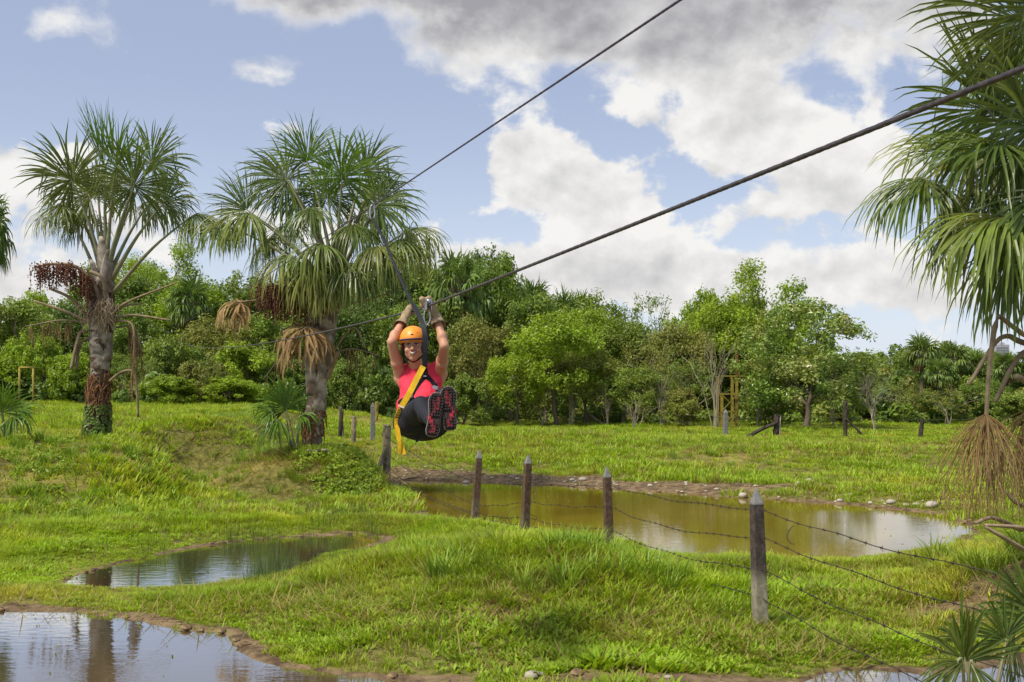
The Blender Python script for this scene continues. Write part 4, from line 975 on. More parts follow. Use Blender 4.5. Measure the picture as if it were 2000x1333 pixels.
FOREST = [(180, 560, 54, 85, 'round', M_), (300, 575, 56, 85, 'round', M_), (380, 590, 54, 80, 'round', B_), (470, 575, 56, 85, 'round', M_), (560, 570, 56, 85, 'round', O_), (640, 560, 58, 85, 'round', M_), (720, 555, 58, 80, 'round', M_), (790, 545, 58, 80, 'round', M_), (60, 575, 54, 85, 'round', B_), (1060, 580, 54, 75, 'round', M_), (1140, 610, 52, 75, 'round', B_), (1420, 590, 52, 85, 'round', B_), (1530, 600, 50, 75, 'round', B_), (870, 600, 50, 70, 'round', M_), (1820, 700, 60, 60, 'round', M_), (1930, 690, 60, 60, 'round', M_), (-70, 555, 47, 95, 'round', M_), (25, 590, 46, 85, 'round', M_), (110, 600, 50, 80, 'round', D_), (60, 650, 43, 70, 'shrub', B_), (150, 690, 42, 60, 'shrub', B_), (-20, 690, 42, 70, 'shrub', B_),
          (235, 610, 48, 70, 'round', M_), (440, 600, 60, 75, 'umbrella', M_), (250, 690, 43, 55, 'airy', M_), (330, 655, 45, 75, 'shrub', M_),
          (420, 640, 47, 75, 'round', O_), (480, 670, 43, 75, 'shrub', B_), (400, 700, 41, 60, 'shrub', O_), (330, 735, 40, 60, 'shrub', B_), (455, 735, 40, 60, 'shrub', B_), (540, 630, 48, 80, 'round', M_), (560, 700, 43, 60, 'shrub', M_),
          (650, 620, 50, 75, 'round', D_), (700, 690, 42, 60, 'shrub', M_), (760, 720, 43, 55, 'shrub', D_), (740, 600, 52, 70, 'round', D_), (800, 610, 50, 70, 'round', M_), (830, 560, 58, 70, 'round', D_),
          (960, 545, 58, 75, 'round', M_), (920, 640, 47, 80, 'round', O_), (950, 530, 60, 70, 'round', D_), (1160, 582, 62, 75, 'round', M_), (1010, 690, 45, 62, 'round', B_), (905, 735, 45, 55, 'shrub', M_), (1060, 735, 45, 60, 'airy', O_),
          (1150, 690, 46, 75, 'round', O_), (1210, 630, 52, 75, 'round', M_), (1265, 578, 58, 60, 'airy', M_), (1280, 650, 48, 80, 'airy', O_), (1245, 720, 45, 62, 'round', M_), (1340, 690, 46, 70, 'airy', M_), (1370, 575, 54, 85, 'round', B_),
          (1330, 640, 50, 70, 'round', O_), (1440, 640, 52, 75, 'round', M_), (1490, 660, 50, 70, 'round', D_), (1330, 760, 44, 45, 'shrub', O_), (1640, 700, 50, 60, 'round', D_), (1500, 745, 45, 50, 'shrub', M_),
          (1725, 690, 62, 45, 'airy', B_), (1690, 735, 50, 60, 'shrub', M_), (1760, 745, 48, 55, 'airy', O_), (1755, 690, 60, 50, 'round', M_), (1850, 752, 46, 65, 'airy', O_), (1935, 745, 47, 60, 'round', M_), (1990, 770, 44, 60, 'shrub', M_), (2070, 690, 50, 80, 'round', D_), (2140, 700, 46, 70, 'round', M_), (1890, 720, 56, 60, 'round', D_), (1790, 720, 58, 60, 'round', D_)]
for f in FOREST: tree(f[0], f[1] - (34 if 130 < f[0] < 1000 and f[2] >= 54 else 16 if 130 < f[0] < 1000 and f[4] == 'round' else 0), *f[2:])
for px, top, Y, hf in ((370, 545, 50, 75), (725, 545, 56, 70), (890, 492, 50, 85), (925, 520, 54, 75), (985, 535, 60, 65), (1040, 548, 56, 75), (1100, 566, 58, 65), (1130, 575, 62, 60), (850, 520, 60, 70), (1800, 655, 50, 62), (1860, 670, 55, 56), (1835, 700, 48, 52), (1905, 685, 56, 56), (1965, 690, 50, 56), (2030, 670, 50, 60), (1690, 690, 64, 50)):
    tree(px, top, Y, hf * .86, 'palm', P_)
for px, top, Y, hf in ((1115, 735, 45, 26), (1185, 745, 44.5, 28), (1295, 715, 44, 34), (1480, 735, 44, 26), (1625, 745, 45, 26), (950, 745, 45, 26)): tree(px, top, Y, hf, 'stems', M_)
tree(-22, 372, 30, 62, 'palm', P_, 'fan palm half out of view beside the bright bushes')
tree(295, 470, 62, 105, 'umbrella', B_, 'tall light green flat-topped tree rising behind the fruiting palm')
tree(1090, 618, 45, 92, 'round', B_, 'vivid yellow-green bushy tree standing out from the forest edge')
tree(1470, 530, 54, 125, 'umbrella', B_, 'tall wide-spreading tree with dark limbs showing above the forest')
tree(1572, 596, 42, 132, 'dome', G_, 'large dense dome-shaped tree with pale patches in its foliage at the pasture edge')
tree(1710, 725, 40, 78, 'bare', O_, 'small pale leafless tree beside the fence brace')
tree(1395, 640, 43, 60, 'stems', O_, 'tall clump of thin pale stems beside the yellow metal tower')
tree(965, 500, 64, 36, 'bare', O_, 'almost leafless treetop showing over the forest palms')
tree(1240, 775, 43, 42, 'stems', M_, 'low clump of leaning pale stems at the forest foot')

def build_undergrowth():
    cl = [leaf_clump(800 + i, 170, .55, .22, .8).build('t', m, link=False) for i, m in enumerate(('leaf_dark', 'leaf_mid', 'leaf_dark', 'leaf_olive'))]
    pts = []; sc = []
    for i in range(1500):
        y = RNG.uniform(47, 68); x = RNG.uniform(-.62, .62) * y; h = max(0, RNG.uniform(-.3, 1.0)) * (1.0 + (y - 46) * .16); pts.append((x, y, ground(x, y) + h)); sc.append(RNG.uniform(.6, 1.2))
    for i in range(520):
        y = RNG.uniform(68, 74); x = RNG.uniform(-.62, .62) * y; u = x / y; top = 4.6 - 1.6 * float(sst(.25, .36, np.array(u)))
        pts.append((x, y, ground(x, y) + RNG.uniform(0, top))); sc.append(RNG.uniform(1.1, 1.9))
    for i in range(260):
        y = RNG.uniform(41, 47); x = RNG.uniform(-.62, -.10) * y; pts.append((x, y, ground(x, y) + RNG.uniform(0, .8))); sc.append(RNG.uniform(.5, 1.1))
    pts = np.array(pts); N = len(pts)
    scatter('undergrowth', cl, pts, RNG.uniform(0, 6.28, N), np.array(sc), RNG.integers(0, 4, N), 'shaded undergrowth and deep forest behind the edge trees')
build_undergrowth()
# ------------------------------------------------------------------ cables of the zip line
def line_x(Y): return 2.128 - 0.353 * Y
def cable_z(Y):      # loaded cable: lowest under the rider, then climbing to the far trees
    if Y < 7.9: return 2.556 + .0395 * (7.9 - Y) * (1 + .008 * (7.9 - Y)) - .004 * (7.9 - Y)
    return 2.556 + (Y - 7.9) * .0032 + max(0, Y - 7.9) ** 2 * .00090
def upper_z(Y): return 3.424 + .0132 * Y + .0004 * max(0, Y - 9.4) ** 2
def twisted_cable(name, zf, rad, mat, label, y_end):
    vs = []; fs = []; n = 18
    ys = list(np.concatenate([np.arange(-5, 11, .016), np.arange(11, y_end, .6)]))
    for i, y in enumerate(ys):
        for j in range(n):
            w = 2 * math.pi * j / n; r = rad * (1 + (.13 * math.cos(6 * (w + y * 14)) if y < 11 else 0))
            vs.append((line_x(y) + math.cos(w) * r, y, zf(y) + math.sin(w) * r))
    for i in range(len(ys) - 1):
        for j in range(n):
            k = (j + 1) % n; fs.append((i * n + j, i * n + k, (i + 1) * n + k, (i + 1) * n + j))
    return tag(mesh_obj(name, vs, fs, mat, smooth=True), label, 'cable')
twisted_cable('zip_line_cable', cable_z, .0078, 'steel_cable', 'thick twisted steel cable gripped by the rider and sloping past the palm', 66)
twisted_cable('safety_cable', upper_z, .0052, 'thin_cable', 'thinner dark cable above the rider that carries the lanyard', 60)
b = MB(); b.tube([(line_x(66), 66, 0), (line_x(66), 66, 7.5)], .14, 10)
tag(b.build('cable_mast', 'old_wood', None, True), 'distant wooden mast holding the cables among the trees', 'mast')

# ------------------------------------------------------------------ the rider
plain('skin', (0.50, 0.255, 0.155), 0.55, 0.10, 6, 0.4)
plain('tank_top', (0.72, 0.040, 0.075), 0.75, 0.12, 10, 0.2, bump=.3)
plain('leggings', (0.012, 0.012, 0.018), 0.7, 0.3, 14, 0.3, bump=.2)
plain('leather', (0.29, 0.215, 0.125), 0.8, 0.25, 16, 0.25, bump=.6)
plain('leather_dark', (0.20, 0.085, 0.035), 0.8, 0.25, 16, 0.25, bump=.6)
plain('orange_shell', (0.80, 0.28, 0.025), 0.45, 0.06, 5, 0.5)
plain('red_strap', (0.60, 0.05, 0.03), 0.6, 0.15, 9)
plain('navy_brim', (0.022, 0.022, 0.085), 0.6, 0.2, 9)
plain('hair', (0.014, 0.009, 0.007), 0.5, 0.3, 30, 0.4)
plain('black_web', (0.010, 0.010, 0.014), 0.65, 0.3, 30, 0.3, bump=.4)
plain('yellow_web', (0.72, 0.44, 0.015), 0.65, 0.2, 14, 0.25, bump=.4)
plain('alloy', (0.45, 0.46, 0.48), 0.35, 0.15, 20, 0.5, metal=.8)
plain('white_enamel', (0.80, 0.78, 0.74), 0.35, 0.03, 9)
plain('lip', (0.36, 0.125, 0.09), 0.45, 0.1, 9)
plain('mouth_dark', (0.06, 0.012, 0.012), 0.6, 0.1, 9)
plain('iris', (0.020, 0.010, 0.006), 0.2, 0.1, 9, 0.6)
plain('sole_rubber', (0.030, 0.022, 0.020), 0.8, 0.35, 30, 0.25, bump=.4)
plain('sole_red', (0.33, 0.014, 0.034), 0.7, 0.25, 18, 0.25)
plain('shoe_mesh', (0.03, 0.03, 0.055), 0.8, 0.3, 30)
plain('shoe_white', (0.24, 0.20, 0.18), 0.6, 0.1, 9)
plain('print_white', (0.75, 0.75, 0.75), 0.6, 0.05, 9)

def fused(name, prims, voxel, smooth, mat, parent):
    """one continuous skin around overlapping rounded masses"""
    b = MB()
    for p in prims:
        if p[0] == 'c':
            _, a, c, r0, r1 = p; a = Vector(a); c = Vector(c); n = max(3, int((c - a).length / (min(r0, r1) * .35)) + 1)
            for i in range(n + 1):
                t = i / n; b.ball(a.lerp(c, t), r0 + (r1 - r0) * t, 14, 10)
        else:
            _, c, rad, rot = p; b.ball(c, 1.0, 24, 16, rad, rot)
    o = b.build(name, mat, None, True)
    m = o.modifiers.new('remesh', 'REMESH'); m.mode = 'VOXEL'; m.voxel_size = voxel
    m = o.modifiers.new('smooth', 'SMOOTH'); m.iterations = smooth; m.factor = .5
    dg = bpy.context.evaluated_depsgraph_get(); dg.update()
    me = bpy.data.meshes.new_from_object(o.evaluated_get(dg)); me.name = name
    bpy.data.objects.remove(o)
    me.polygons.foreach_set('use_smooth', np.ones(len(me.polygons), dtype=bool))
    me.materials.clear(); me.materials.append(MATS[mat])
    o = bpy.data.objects.new(name, me); COL.objects.link(o); o.parent = parent; o.matrix_parent_inverse = world_of(parent).inverted()
    return o
def strap(path, width, thick, n=6, face=Vector((0, -1, .1))):
    """flat webbing along a path"""
    P = spline(path, n); vs = []; fs = []; m = len(P)
    for i, p in enumerate(P):
        d = (P[min(i + 1, m - 1)] - P[max(i - 1, 0)]).normalized(); lat = d.cross(face).normalized(); up = lat.cross(d).normalized()
        for a, c in ((-1, -1), (1, -1), (1, 1), (-1, 1)): vs.append(p + lat * (a * width / 2) + up * (c * thick / 2))
    for i in range(m - 1):
        for j in range(4):
            k = (j + 1) % 4; fs.append((i * 4 + j, i * 4 + k, i * 4 + 4 + k, i * 4 + 4 + j))
    fs += [(3, 2, 1, 0), tuple((m - 1) * 4 + j for j in range(4))]
    b = MB(); b.add(vs, fs); return b

def build_rider():
    hips = W(822, 826, 7.74)
    root = empty('person', W(822, 858, 7.74), 'smiling zip line rider in a red tank top, black leggings and orange helmet', 'person')
    I3 = Matrix.Identity(3)
    # ---- joints: r is the arm on the fruiting palm's side
    sr, er, wr = W(783, 738, 7.95), W(765, 668, 7.78), W(783, 634, 7.98)
    sL, eL, wL = W(860, 730, 7.93), W(868, 676, 7.66), W(853, 622, 7.76)
    chest, waist = W(822, 748, 7.93), W(822, 795, 7.84)
    neck = W(815, 722, 7.93); hc = W(807, 676, 7.84)
    # head frame
    fw = Vector((.03, -1, -.02)).normalized(); up = Vector((-.04, -.10, 1)); up = (up - fw * up.dot(fw)).normalized(); rt = fw.cross(up)   # rt: picture left is -rt
    H = Matrix((rt, -fw, up)).transposed()                                       # columns: side, back, up
    def h(x, y, z): return hc + H @ Vector((x, y, z))                            # y negative = towards the viewer
    body = [('e', h(0, .012, .020), (.073, .090, .090), H), ('e', h(0, -.018, -.045), (.060, .066, .062), H), ('e', h(0, -.050, -.088), (.030, .026, .022), H),
            ('e', h(.034, -.058, -.030), (.026, .022, .024), H), ('e', h(-.034, -.058, -.030), (.026, .022, .024), H), ('c', h(0, -.082, .012), h(0, -.101, -.022), .0075, .0125),
            ('e', h(.013, -.090, -.026), (.009, .010, .007), H), ('e', h(-.013, -.090, -.026), (.009, .010, .007), H), ('e', h(0, -.070, .030), (.055, .020, .018), H),
            ('e', h(.074, .012, -.008), (.011, .020, .030), H), ('e', h(-.074, .012, -.008), (.011, .020, .030), H),
            ('c', h(0, .02, -.07), neck + Vector((0, .01, -.03)), .050, .054),
            ('c', neck + Vector((0, .02, -.03)), sr + Vector((.035, .0, .0)), .050, .050), ('c', neck + Vector((0, .02, -.03)), sL + Vector((-.035, .0, .0)), .050, .050),
            ('c', sr, er, .048, .035), ('c', er, wr, .035, .025), ('c', sL, eL, .048, .035), ('c', eL, wL, .035, .025),
            ('e', sr.lerp(er, .45), (.046, .046, .06), I3), ('e', sL.lerp(eL, .45), (.046, .046, .06), I3), ('e', er.lerp(wr, .3), (.038, .038, .05), I3), ('e', eL.lerp(wL, .3), (.038, .038, .05), I3),
            ('e', chest + Vector((0, .02, .02)), (.135, .080, .13), I3), ('c', sr, chest + Vector((-.10, .01, -.03)), .055, .05), ('c', sL, chest + Vector((.10, .01, -.03)), .055, .05),
            ('c', chest + Vector((0, .02, 0)), waist + Vector((0, .03, 0)), .08, .07)]
    body_o = fused('body', body, .0062, 5, 'skin', root)
    # ---- face
    for sx in (-1, 1):
        b = MB(); b.ball(h(sx * .029, -.0835, .007), .0125, 14, 10, (1.05, .55, .45), H); ey = b.build('eye', 'white_enamel', body_o, True)
        b = MB(); b.ball(h(sx * .029 + .002, -.0895, .007), .0068, 12, 8, (1, .45, 1), H); b.build('iris', 'iris', ey, True)
        b = MB(); b.tube(spline([h(sx * .0155, -.0895, .012), h(sx * .030, -.0925, .0165), h(sx * .045, -.083, .010)], 4), .0032, 6); b.build('eyelid', 'hair', ey, True)
        b = MB(); b.tube(spline([h(sx * .012, -.0925, .029), h(sx * .030, -.0925, .036), h(sx * .048, -.079, .027)], 4), [.0042] * 8 + [.002], 6); b.build('eyebrow', 'hair', body_o, True)
        b = MB()
    def mouth_y(x): return -.0905 + x * x * 9.0
    vs = []; nn = 12
    for i in range(nn + 1):
        x = -.021 + .042 * i / nn; q = abs(x) / .021; cup = .007 * q * q
        vs += [h(x, mouth_y(x) - .001, -.0455 + cup), h(x, mouth_y(x) - .001, -.0455 + cup - .0085 * (1 - q ** 2.5) - .0008)]
    b = MB(); b.add(vs, [(2 * i, 2 * i + 2, 2 * i + 3, 2 * i + 1) for i in range(nn)])
    vs2 = [v + fw * .004 for v in vs]; b.add(vs2, [(2 * i, 2 * i + 2, 2 * i + 3, 2 * i + 1) for i in range(nn)]); b.build('teeth', 'white_enamel', body_o)
    b = MB(); b.tube([h(x, mouth_y(x) - .002, -.0455 + .0075 * (x / .024) ** 2 + .0025) for x in np.linspace(-.026, .026, 13)], [.0012] + [.0026] * 11 + [.0012], 6)
    b.tube([h(x, mouth_y(x) - .002, -.0455 + .0075 * (x / .024) ** 2 - .0125 * (1 - (abs(x) / .027) ** 2.5) - .001) for x in np.linspace(-.026, .026, 13)], [.0012] + [.0036] * 11 + [.0012], 6)
    b.build('lips', 'lip', body_o, True)
    # ---- hair and helmet
    fused('hair', [('e', h(0, .035, .025), (.081, .080, .090), H), ('e', h(.064, .0, .0), (.016, .035, .055), H), ('e', h(-.064, .0, .0), (.016, .035, .055), H), ('c', h(.02, .095, -.02), h(.035, .10, -.12), .035, .022)], .007, 3, 'hair', body_o)
    vs = []; fs = []; nu, nv = 28, 9
    for i in range(nv + 1):
        th = (math.pi / 2) * i / nv * 1.08
        for j in range(nu):
            ph = 2 * math.pi * j / nu; front = max(0, -math.sin(ph))
            rr = math.sin(th); z = math.cos(th) * .092
            vs.append(h(math.cos(ph) * rr * .092, .012 + math.sin(ph) * rr * .111, .046 + z - (.020 * (1 - front) + .0) * (i / nv) ** 3))
    for i in range(nv):
        for j in range(nu):
            k = (j + 1) % nu; fs.append((i * nu + j, (i + 1) * nu + j, (i + 1) * nu + k, i * nu + k))
    b = MB(); b.add(vs, fs); hel = b.build('helmet', 'orange_shell', root, True); s = hel.modifiers.new('shell', 'SOLIDIFY'); s.thickness = .006
    b = MB(); b.tube([Vector(v) for v in vs[nv * nu:]] + [Vector(vs[nv * nu])], .0045, 6, False); b.build('rim', 'orange_shell', hel, True)
    b = MB()
    for sx in (-1, 1):
        for q in range(3): b.ball(h(sx * (.035 + .016 * q), -.078 + .026 * q, .088 - .010 * q), .008, 8, 6, (1.2, .8, .5), H)
    b.build('vent', 'black_web', hel, True)
    b = MB(); b.ball(h(.0, -.098, .079), .010, 8, 6, (1.1, .4, .45), H); b.build('emblem', 'rusty_paint', hel, True)
    vs = []; fs = []                                                            # dark brim under the shell's front edge
    for i in range(15):
        a = math.pi * (.06 + .88 * i / 14); c, s_ = math.cos(a), math.sin(a)
        vs += [h(c * .088, -s_ * .092 + .006, .056), h(c * .096, -s_ * .138 + .004, .042 + .006 * s_), h(c * .093, -s_ * .132 + .004, .034 + .006 * s_), h(c * .085, -s_ * .085 + .006, .046)]
    for i in range(14):
        for j in range(4): fs.append((4 * i + j, 4 * i + 4 + j, 4 * i + 4 + (j + 1) % 4, 4 * i + (j + 1) % 4))
    b = MB(); b.add(vs, fs); b.build('brim', 'navy_brim', hel, True)
    for sx in (-1, 1):
        strap([h(sx * .088, -.005, .030), h(sx * .079, -.022, -.030), h(sx * .056, -.030, -.082), h(0, -.045, -.116)], .013, .003, 5, Vector(rt) * sx + fw * .4).build('chin_strap', 'black_web', hel)
        b = MB(); b.ball(h(sx * .085, -.018, -.004), .008, 8, 6, (.6, 1, 1.6), H); b.build('buckle', 'alloy' if sx < 0 else 'red_strap', hel, True)
        strap([h(sx * .092, .03, .03), h(sx * .084, .035, -.02), h(sx * .076, .03, -.06)], .018, .003, 4, Vector(rt) * sx).build('side_strap', 'red_strap', hel)
    # ---- clothes
    top = [('e', chest + Vector((0, .01, .015)), (.157, .106, .135), I3), ('c', chest + Vector((-.055, .0, .0)), waist + Vector((-.05, 0, -.02)), .105, .105), ('c', chest + Vector((.055, .0, .0)), waist + Vector((.05, 0, -.02)), .105, .105),
           ('c', W(792, 722, 7.94), W(797, 752, 7.90), .040, .07), ('c', W(852, 716, 7.93), W(846, 748, 7.90), .040, .07), ('e', chest + Vector((-.055, -.055, -.005)), (.062, .055, .06), I3), ('e', chest + Vector((.06, -.055, .0)), (.062, .055, .06), I3),
           ('c', waist + Vector((-.075, 0, 0)), hips + Vector((-.085, .02, .02)), .10, .095), ('c', waist + Vector((.07, 0, 0)), hips + Vector((.06, .02, .03)), .10, .095), ('c', waist + Vector((0, -.03, .02)), hips + Vector((.0, -.05, .06)), .10, .09)]
    t = fused('tank_top', top, .0075, 4, 'tank_top', root)
    rnd = random.Random(4)
    for v in t.data.vertices:                                                   # folds pulled by the harness
        c = v.co; v.co = c + Vector(v.normal) * (.0055 * math.sin(34 * (c.z + .55 * (c.x + .65)) + 3 * math.sin(9 * c.x)) * (1 if c.z < chest.z - .01 else .25))
    hr, hL = W(794, 826, 7.76), W(852, 820, 7.74)
    kr, kL = W(822, 792, 7.32), W(868, 776, 7.32)
    ar, aL = W(845, 826, 6.98), W(875, 818, 6.98)
    leg = [('e', hips + Vector((.012, .02, -.012)), (.190, .15, .120), I3), ('c', hr, kr, .100, .064), ('c', hL, kL, .100, .064), ('e', kr, (.060, .060, .062), I3), ('e', kL, (.060, .060, .062), I3),
           ('c', kr, ar, .058, .040), ('c', kL, aL, .058, .040), ('e', kr.lerp(ar, .35) + Vector((0, 0, -.025)), (.052, .07, .056), I3), ('e', kL.lerp(aL, .35) + Vector((0, 0, -.025)), (.052, .07, .056), I3), ('e', hr.lerp(kr, .3) + Vector((0, 0, -.02)), (.10, .12, .10), I3), ('e', hL.lerp(kL, .3) + Vector((.01, 0, -.02)), (.10, .12, .10), I3)]
    fused('leggings', leg, .008, 4, 'leggings', root)
    # ---- shoes: sole faces the viewer, toes up
    def shoe(cx, cy, Y, roll, mirror):
        c = W(cx, cy, Y); rot = Matrix.Rotation(R(roll), 3, 'Y') @ Matrix.Rotation(R(-12), 3, 'X')
        def q(x, y, z): return c + rot @ Vector((x * mirror, y, z))              # y: out of the sole is -y, z: toe up
        prof = [(-.138, .018), (-.128, .033), (-.10, .040), (-.06, .037), (-.02, .034), (.02, .039), (.06, .047), (.09, .049), (.115, .041), (.134, .024), (.140, .008)]
        off = lambda z: .006 * math.sin((z + .14) * 9)
        ring = [(off(z) + w, z) for z, w in prof] + [(off(z) - w, z) for z, w in reversed(prof)]
        n = len(ring); b = MB()
        vs = [q(x, -.012 - .006 * math.cos(z * 14), z) for x, z in ring] + [q(x * 1.05, .020, z * 1.01) for x, z in ring]
        b.add(vs, [tuple(range(n))] + [(i, n + i, n + (i + 1) % n, (i + 1) % n) for i in range(n)] + [tuple(range(2 * n - 1, n - 1, -1))])
        up_prims = [('c', q(0, .05, -.085), q(0, .045, .03), .036, .036), ('c', q(0, .045, .02), q(.004, .028, .10), .040, .030), ('c', q(0, .06, -.085), q(0, .11, -.070), .040, .042)]
        sh = fused('shoe', up_prims, .006, 3, 'shoe_mesh', root)
        so_ = b.build('sole', 'sole_rubber', sh)
        b = MB(); b.tube([q(x * 1.03, .004, z * 1.005) for x, z in ring] + [q(ring[0][0] * 1.03, .004, ring[0][1] * 1.005)], .0040, 5, False); b.build('welt', 'shoe_white', sh, True)
        red = MB(); lug = MB()
        def face(z): return -.012 - .006 * math.cos(z * 14)
        for i in range(10):                                                     # red groove winding from toe to heel
            z0 = .085 - i * .0205; z1 = z0 - .019; x0 = -.016 + .012 * math.sin(i * .9) + (.010 if i > 5 else 0)
            red.box(q(x0 + off(z0), face(z0) - .003, (z0 + z1) / 2), .013 if i < 6 else .022, .006, .0195, rot)
        for x, z, w, hh in ((.012, .098, .020, .026), (.014, .066, .020, .024), (.015, .034, .018, .020), (.012, -.085, .016, .03), (-.012, -.112, .018, .02), (-.02, -.05, .016, .03)):
            red.box(q(x + off(z), face(z) - .003, z), w, .006, hh, rot)
        red.build('red_tread', 'sole_red', so_)
        for i in range(14):
            z = .122 - i * .0185; ww = np.interp(z, [p[0] for p in prof], [p[1] for p in prof])
            if -.045 < z < -.01: continue
            for x in np.linspace(-ww * .82, ww * .82, 5): lug.box(q(x + off(z), face(z) - .0045, z), ww * .27, .009, .0125, rot)
        tag(lug.build('tread', 'sole_rubber', so_), kind='stuff')
        b = MB(); b.box(q(-.040, .03, -.02), .006, .03, .02, rot); b.build('side_mark', 'sole_red', sh)
    shoe(848, 810, 6.90, 6, 1); shoe(878, 798, 6.92, -3, -1)
    # ---- gloves: palm, four curled fingers and a thumb closing on what they hold
    def glove(wrist, elbow, grip, along, back):
        """grip: point held; along: direction of the thing held; back: from the grip towards the knuckles"""
        along = along.normalized(); fwd = (back - along * back.dot(along)).normalized(); nrm = along.cross(fwd)
        wd = (wrist - elbow).normalized(); kn = grip + fwd * .030
        pal = kn.lerp(wrist, .45); P = [('c', wrist, pal, .030, .036), ('c', pal + along * .022, kn + along * .024, .024, .022), ('c', pal - along * .022, kn - along * .026, .024, .022)]
        for i, (o, ln) in enumerate(((.036, .92), (.013, 1.0), (-.011, .96), (-.034, .80))):
            a = kn + along * o; sgn = (grip - wrist).normalized(); sgn = (sgn - along * sgn.dot(along)).normalized()
            b1 = grip + along * o + (fwd * .5 + sgn * .85).normalized() * .034 * ln; c1 = grip + along * o + (sgn * .75 - fwd * .7).normalized() * .033 * ln; d1 = grip + along * o + (-fwd - sgn * .25).normalized() * .030 * ln
            P += [('c', a, b1, .0125, .0120), ('c', b1, c1, .0120, .0112), ('c', c1, d1, .0112, .0098)]
        tb = pal + along * .034; P += [('c', tb, grip + along * .046 - (kn - grip) * .35, .015, .0125), ('c', grip + along * .046 - (kn - grip) * .35, grip + along * .030 - fwd * .032, .0125, .010)]
        g = fused('glove', P, .0052, 2, 'leather', root)
        b = MB(); u = wd.orthogonal().normalized(); v = wd.cross(u); ring = []; n = 18
        for t_, rr in ((.030, .037), (.0, .040), (-.035, .050), (-.060, .057), (-.058, .053), (-.02, .036)):
            for j in range(n):
                w = 2 * math.pi * j / n; ring.append(wrist + wd * t_ + (u * math.cos(w) + v * math.sin(w) * .92) * rr * (1 + .05 * math.sin(3 * w)))
        b.add(ring, [(i * n + j, i * n + (j + 1) % n, (i + 1) * n + (j + 1) % n, (i + 1) * n + j) for i in range(5) for j in range(n)]); b.build('cuff', 'leather', g, True)
        return g
    cd = Vector((-.353, 1, .0)).normalized()
    gR = Vector((line_x(8.16), 8.16, cable_z(8.16))); gL = W(832, 592, 7.73)
    glove(wr + (gR - wr) * .12, er, gR, cd, Vector((-.15, -.2, 1)))
    glove(wL, eL, gL, Vector((1, .15, .12)), Vector((.1, -.5, 1)))
    strap([wr + Vector((-.03, -.02, -.035)), wr + Vector((0, -.036, -.045)), wr + Vector((.032, -.015, -.05)), wr + Vector((.055, -.005, -.07))], .010, .003, 5, Vector((0, -1, .2))).build('wristband', 'red_strap', root)
    # ---- harness
    ha = empty('harness', root.location); ha.parent = root; ha.matrix_parent_inverse = world_of(root).inverted(); ha.location = root.location
    tie = W(830, 722, 7.60)
    bl = W(805, 772, 7.62); br = W(852, 757, 7.60)
    strap([W(831, 735, 7.60), W(820, 748, 7.62), W(810, 762, 7.62), bl, W(797, 790, 7.60)], .030, .006).build('strap', 'black_web', ha)
    strap([W(829, 735, 7.60), W(841, 742, 7.60), W(848, 751, 7.60), br, W(858, 770, 7.55)], .030, .006).build('strap', 'black_web', ha)
    strap([W(822, 734, 7.592), W(830, 732, 7.588), W(840, 738, 7.592)], .024, .008, 4).build('bridge', 'black_web', ha)
    strap([W(827, 735, 7.583), W(833, 735, 7.583)], .008, .004, 2).build('printed_tab', 'print_white', ha)
    for p in (W(801, 773, 7.575), W(850, 757, 7.56)):
        b = MB(); b.box(p, .035, .010, .022, Matrix.Rotation(R(20), 3, 'Y')); b.build('buckle', 'alloy', ha)
    strap([W(779, 792, 7.80), W(784, 784, 7.66), W(800, 780, 7.60), W(822, 784, 7.56), W(846, 776, 7.56), W(866, 772, 7.66)], .034, .006).build('belt', 'black_web', ha)
    strap([W(797, 790, 7.60), W(786, 812, 7.60), W(790, 838, 7.66), W(806, 852, 7.74)], .034, .006, 6, Vector((-.5, -1, 0))).build('leg_loop', 'black_web', ha)
    b = MB(); b.tube([W(814, 850, 7.66), W(814, 864, 7.66)], .008, 6); b.build('strap_end', 'black_web', ha)
    # ---- lanyard, pulley, sling: carried by cable and harness, things of their own
    tro = Vector((line_x(9.43), 9.43, upper_z(9.43)))
    lan = empty('lanyard', tro, 'long black lanyard running from the upper cable down before the face to the harness', 'lanyard')
    b = MB(); b.tube(spline([tro + Vector((0, 0, -.10)), W(752, 474, 8.98), W(774, 526, 8.5), W(800, 583, 7.98), W(818, 616, 7.70), W(828, 640, 7.60), W(829, 680, 7.58), tie], 8), .0115, 8); b.build('rope', 'black_web', lan, True)
    strap([W(808, 597, 7.85), W(821, 622, 7.66), W(829, 648, 7.575), W(829.5, 684, 7.56), W(830, 716, 7.575)], .034, .010, 8).build('sheath', 'black_web', lan)
    rp = spline([tro + Vector((0, 0, -.10)), W(752, 474, 8.98), W(774, 526, 8.5), W(800, 583, 7.98)], 10); b = MB()
    for i in range(9, 30, 2): b.ball(rp[i], .0125, 8, 4, (1, 1, .45))
    b.build('whipping', 'petiole', lan, True)
    b = MB(); ring = [tro + Vector((0, 0, -.055)) + Vector((math.sin(a) * .022, 0, math.cos(a) * .062)) for a in np.linspace(0, 6.283, 17)]; b.tube(ring, .006, 6, False); b.build('carabiner', 'alloy', lan, True)
    b = MB(); b.tube(spline([tie + Vector((.0, 0, .02)), tie + Vector((-.018, -.01, -.02)), tie + Vector((0, -.01, -.055)), tie + Vector((.018, -.01, -.02)), tie + Vector((0, 0, .02))], 5), .006, 6, False); b.ball(tie + Vector((0, 0, .0)), .020, 10, 8, (1, .8, 1.2)); b.build('knot', 'black_web', lan, True)
    pc = Vector((line_x(7.72), 7.72, cable_z(7.72)))
    pu = empty('pulley', pc, 'grey metal pulley riding on the thick cable under the gloved hand', 'pulley')
    M3 = Matrix((Vector((.943, .333, 0)), cd, Vector((0, 0, 1)))).transposed()
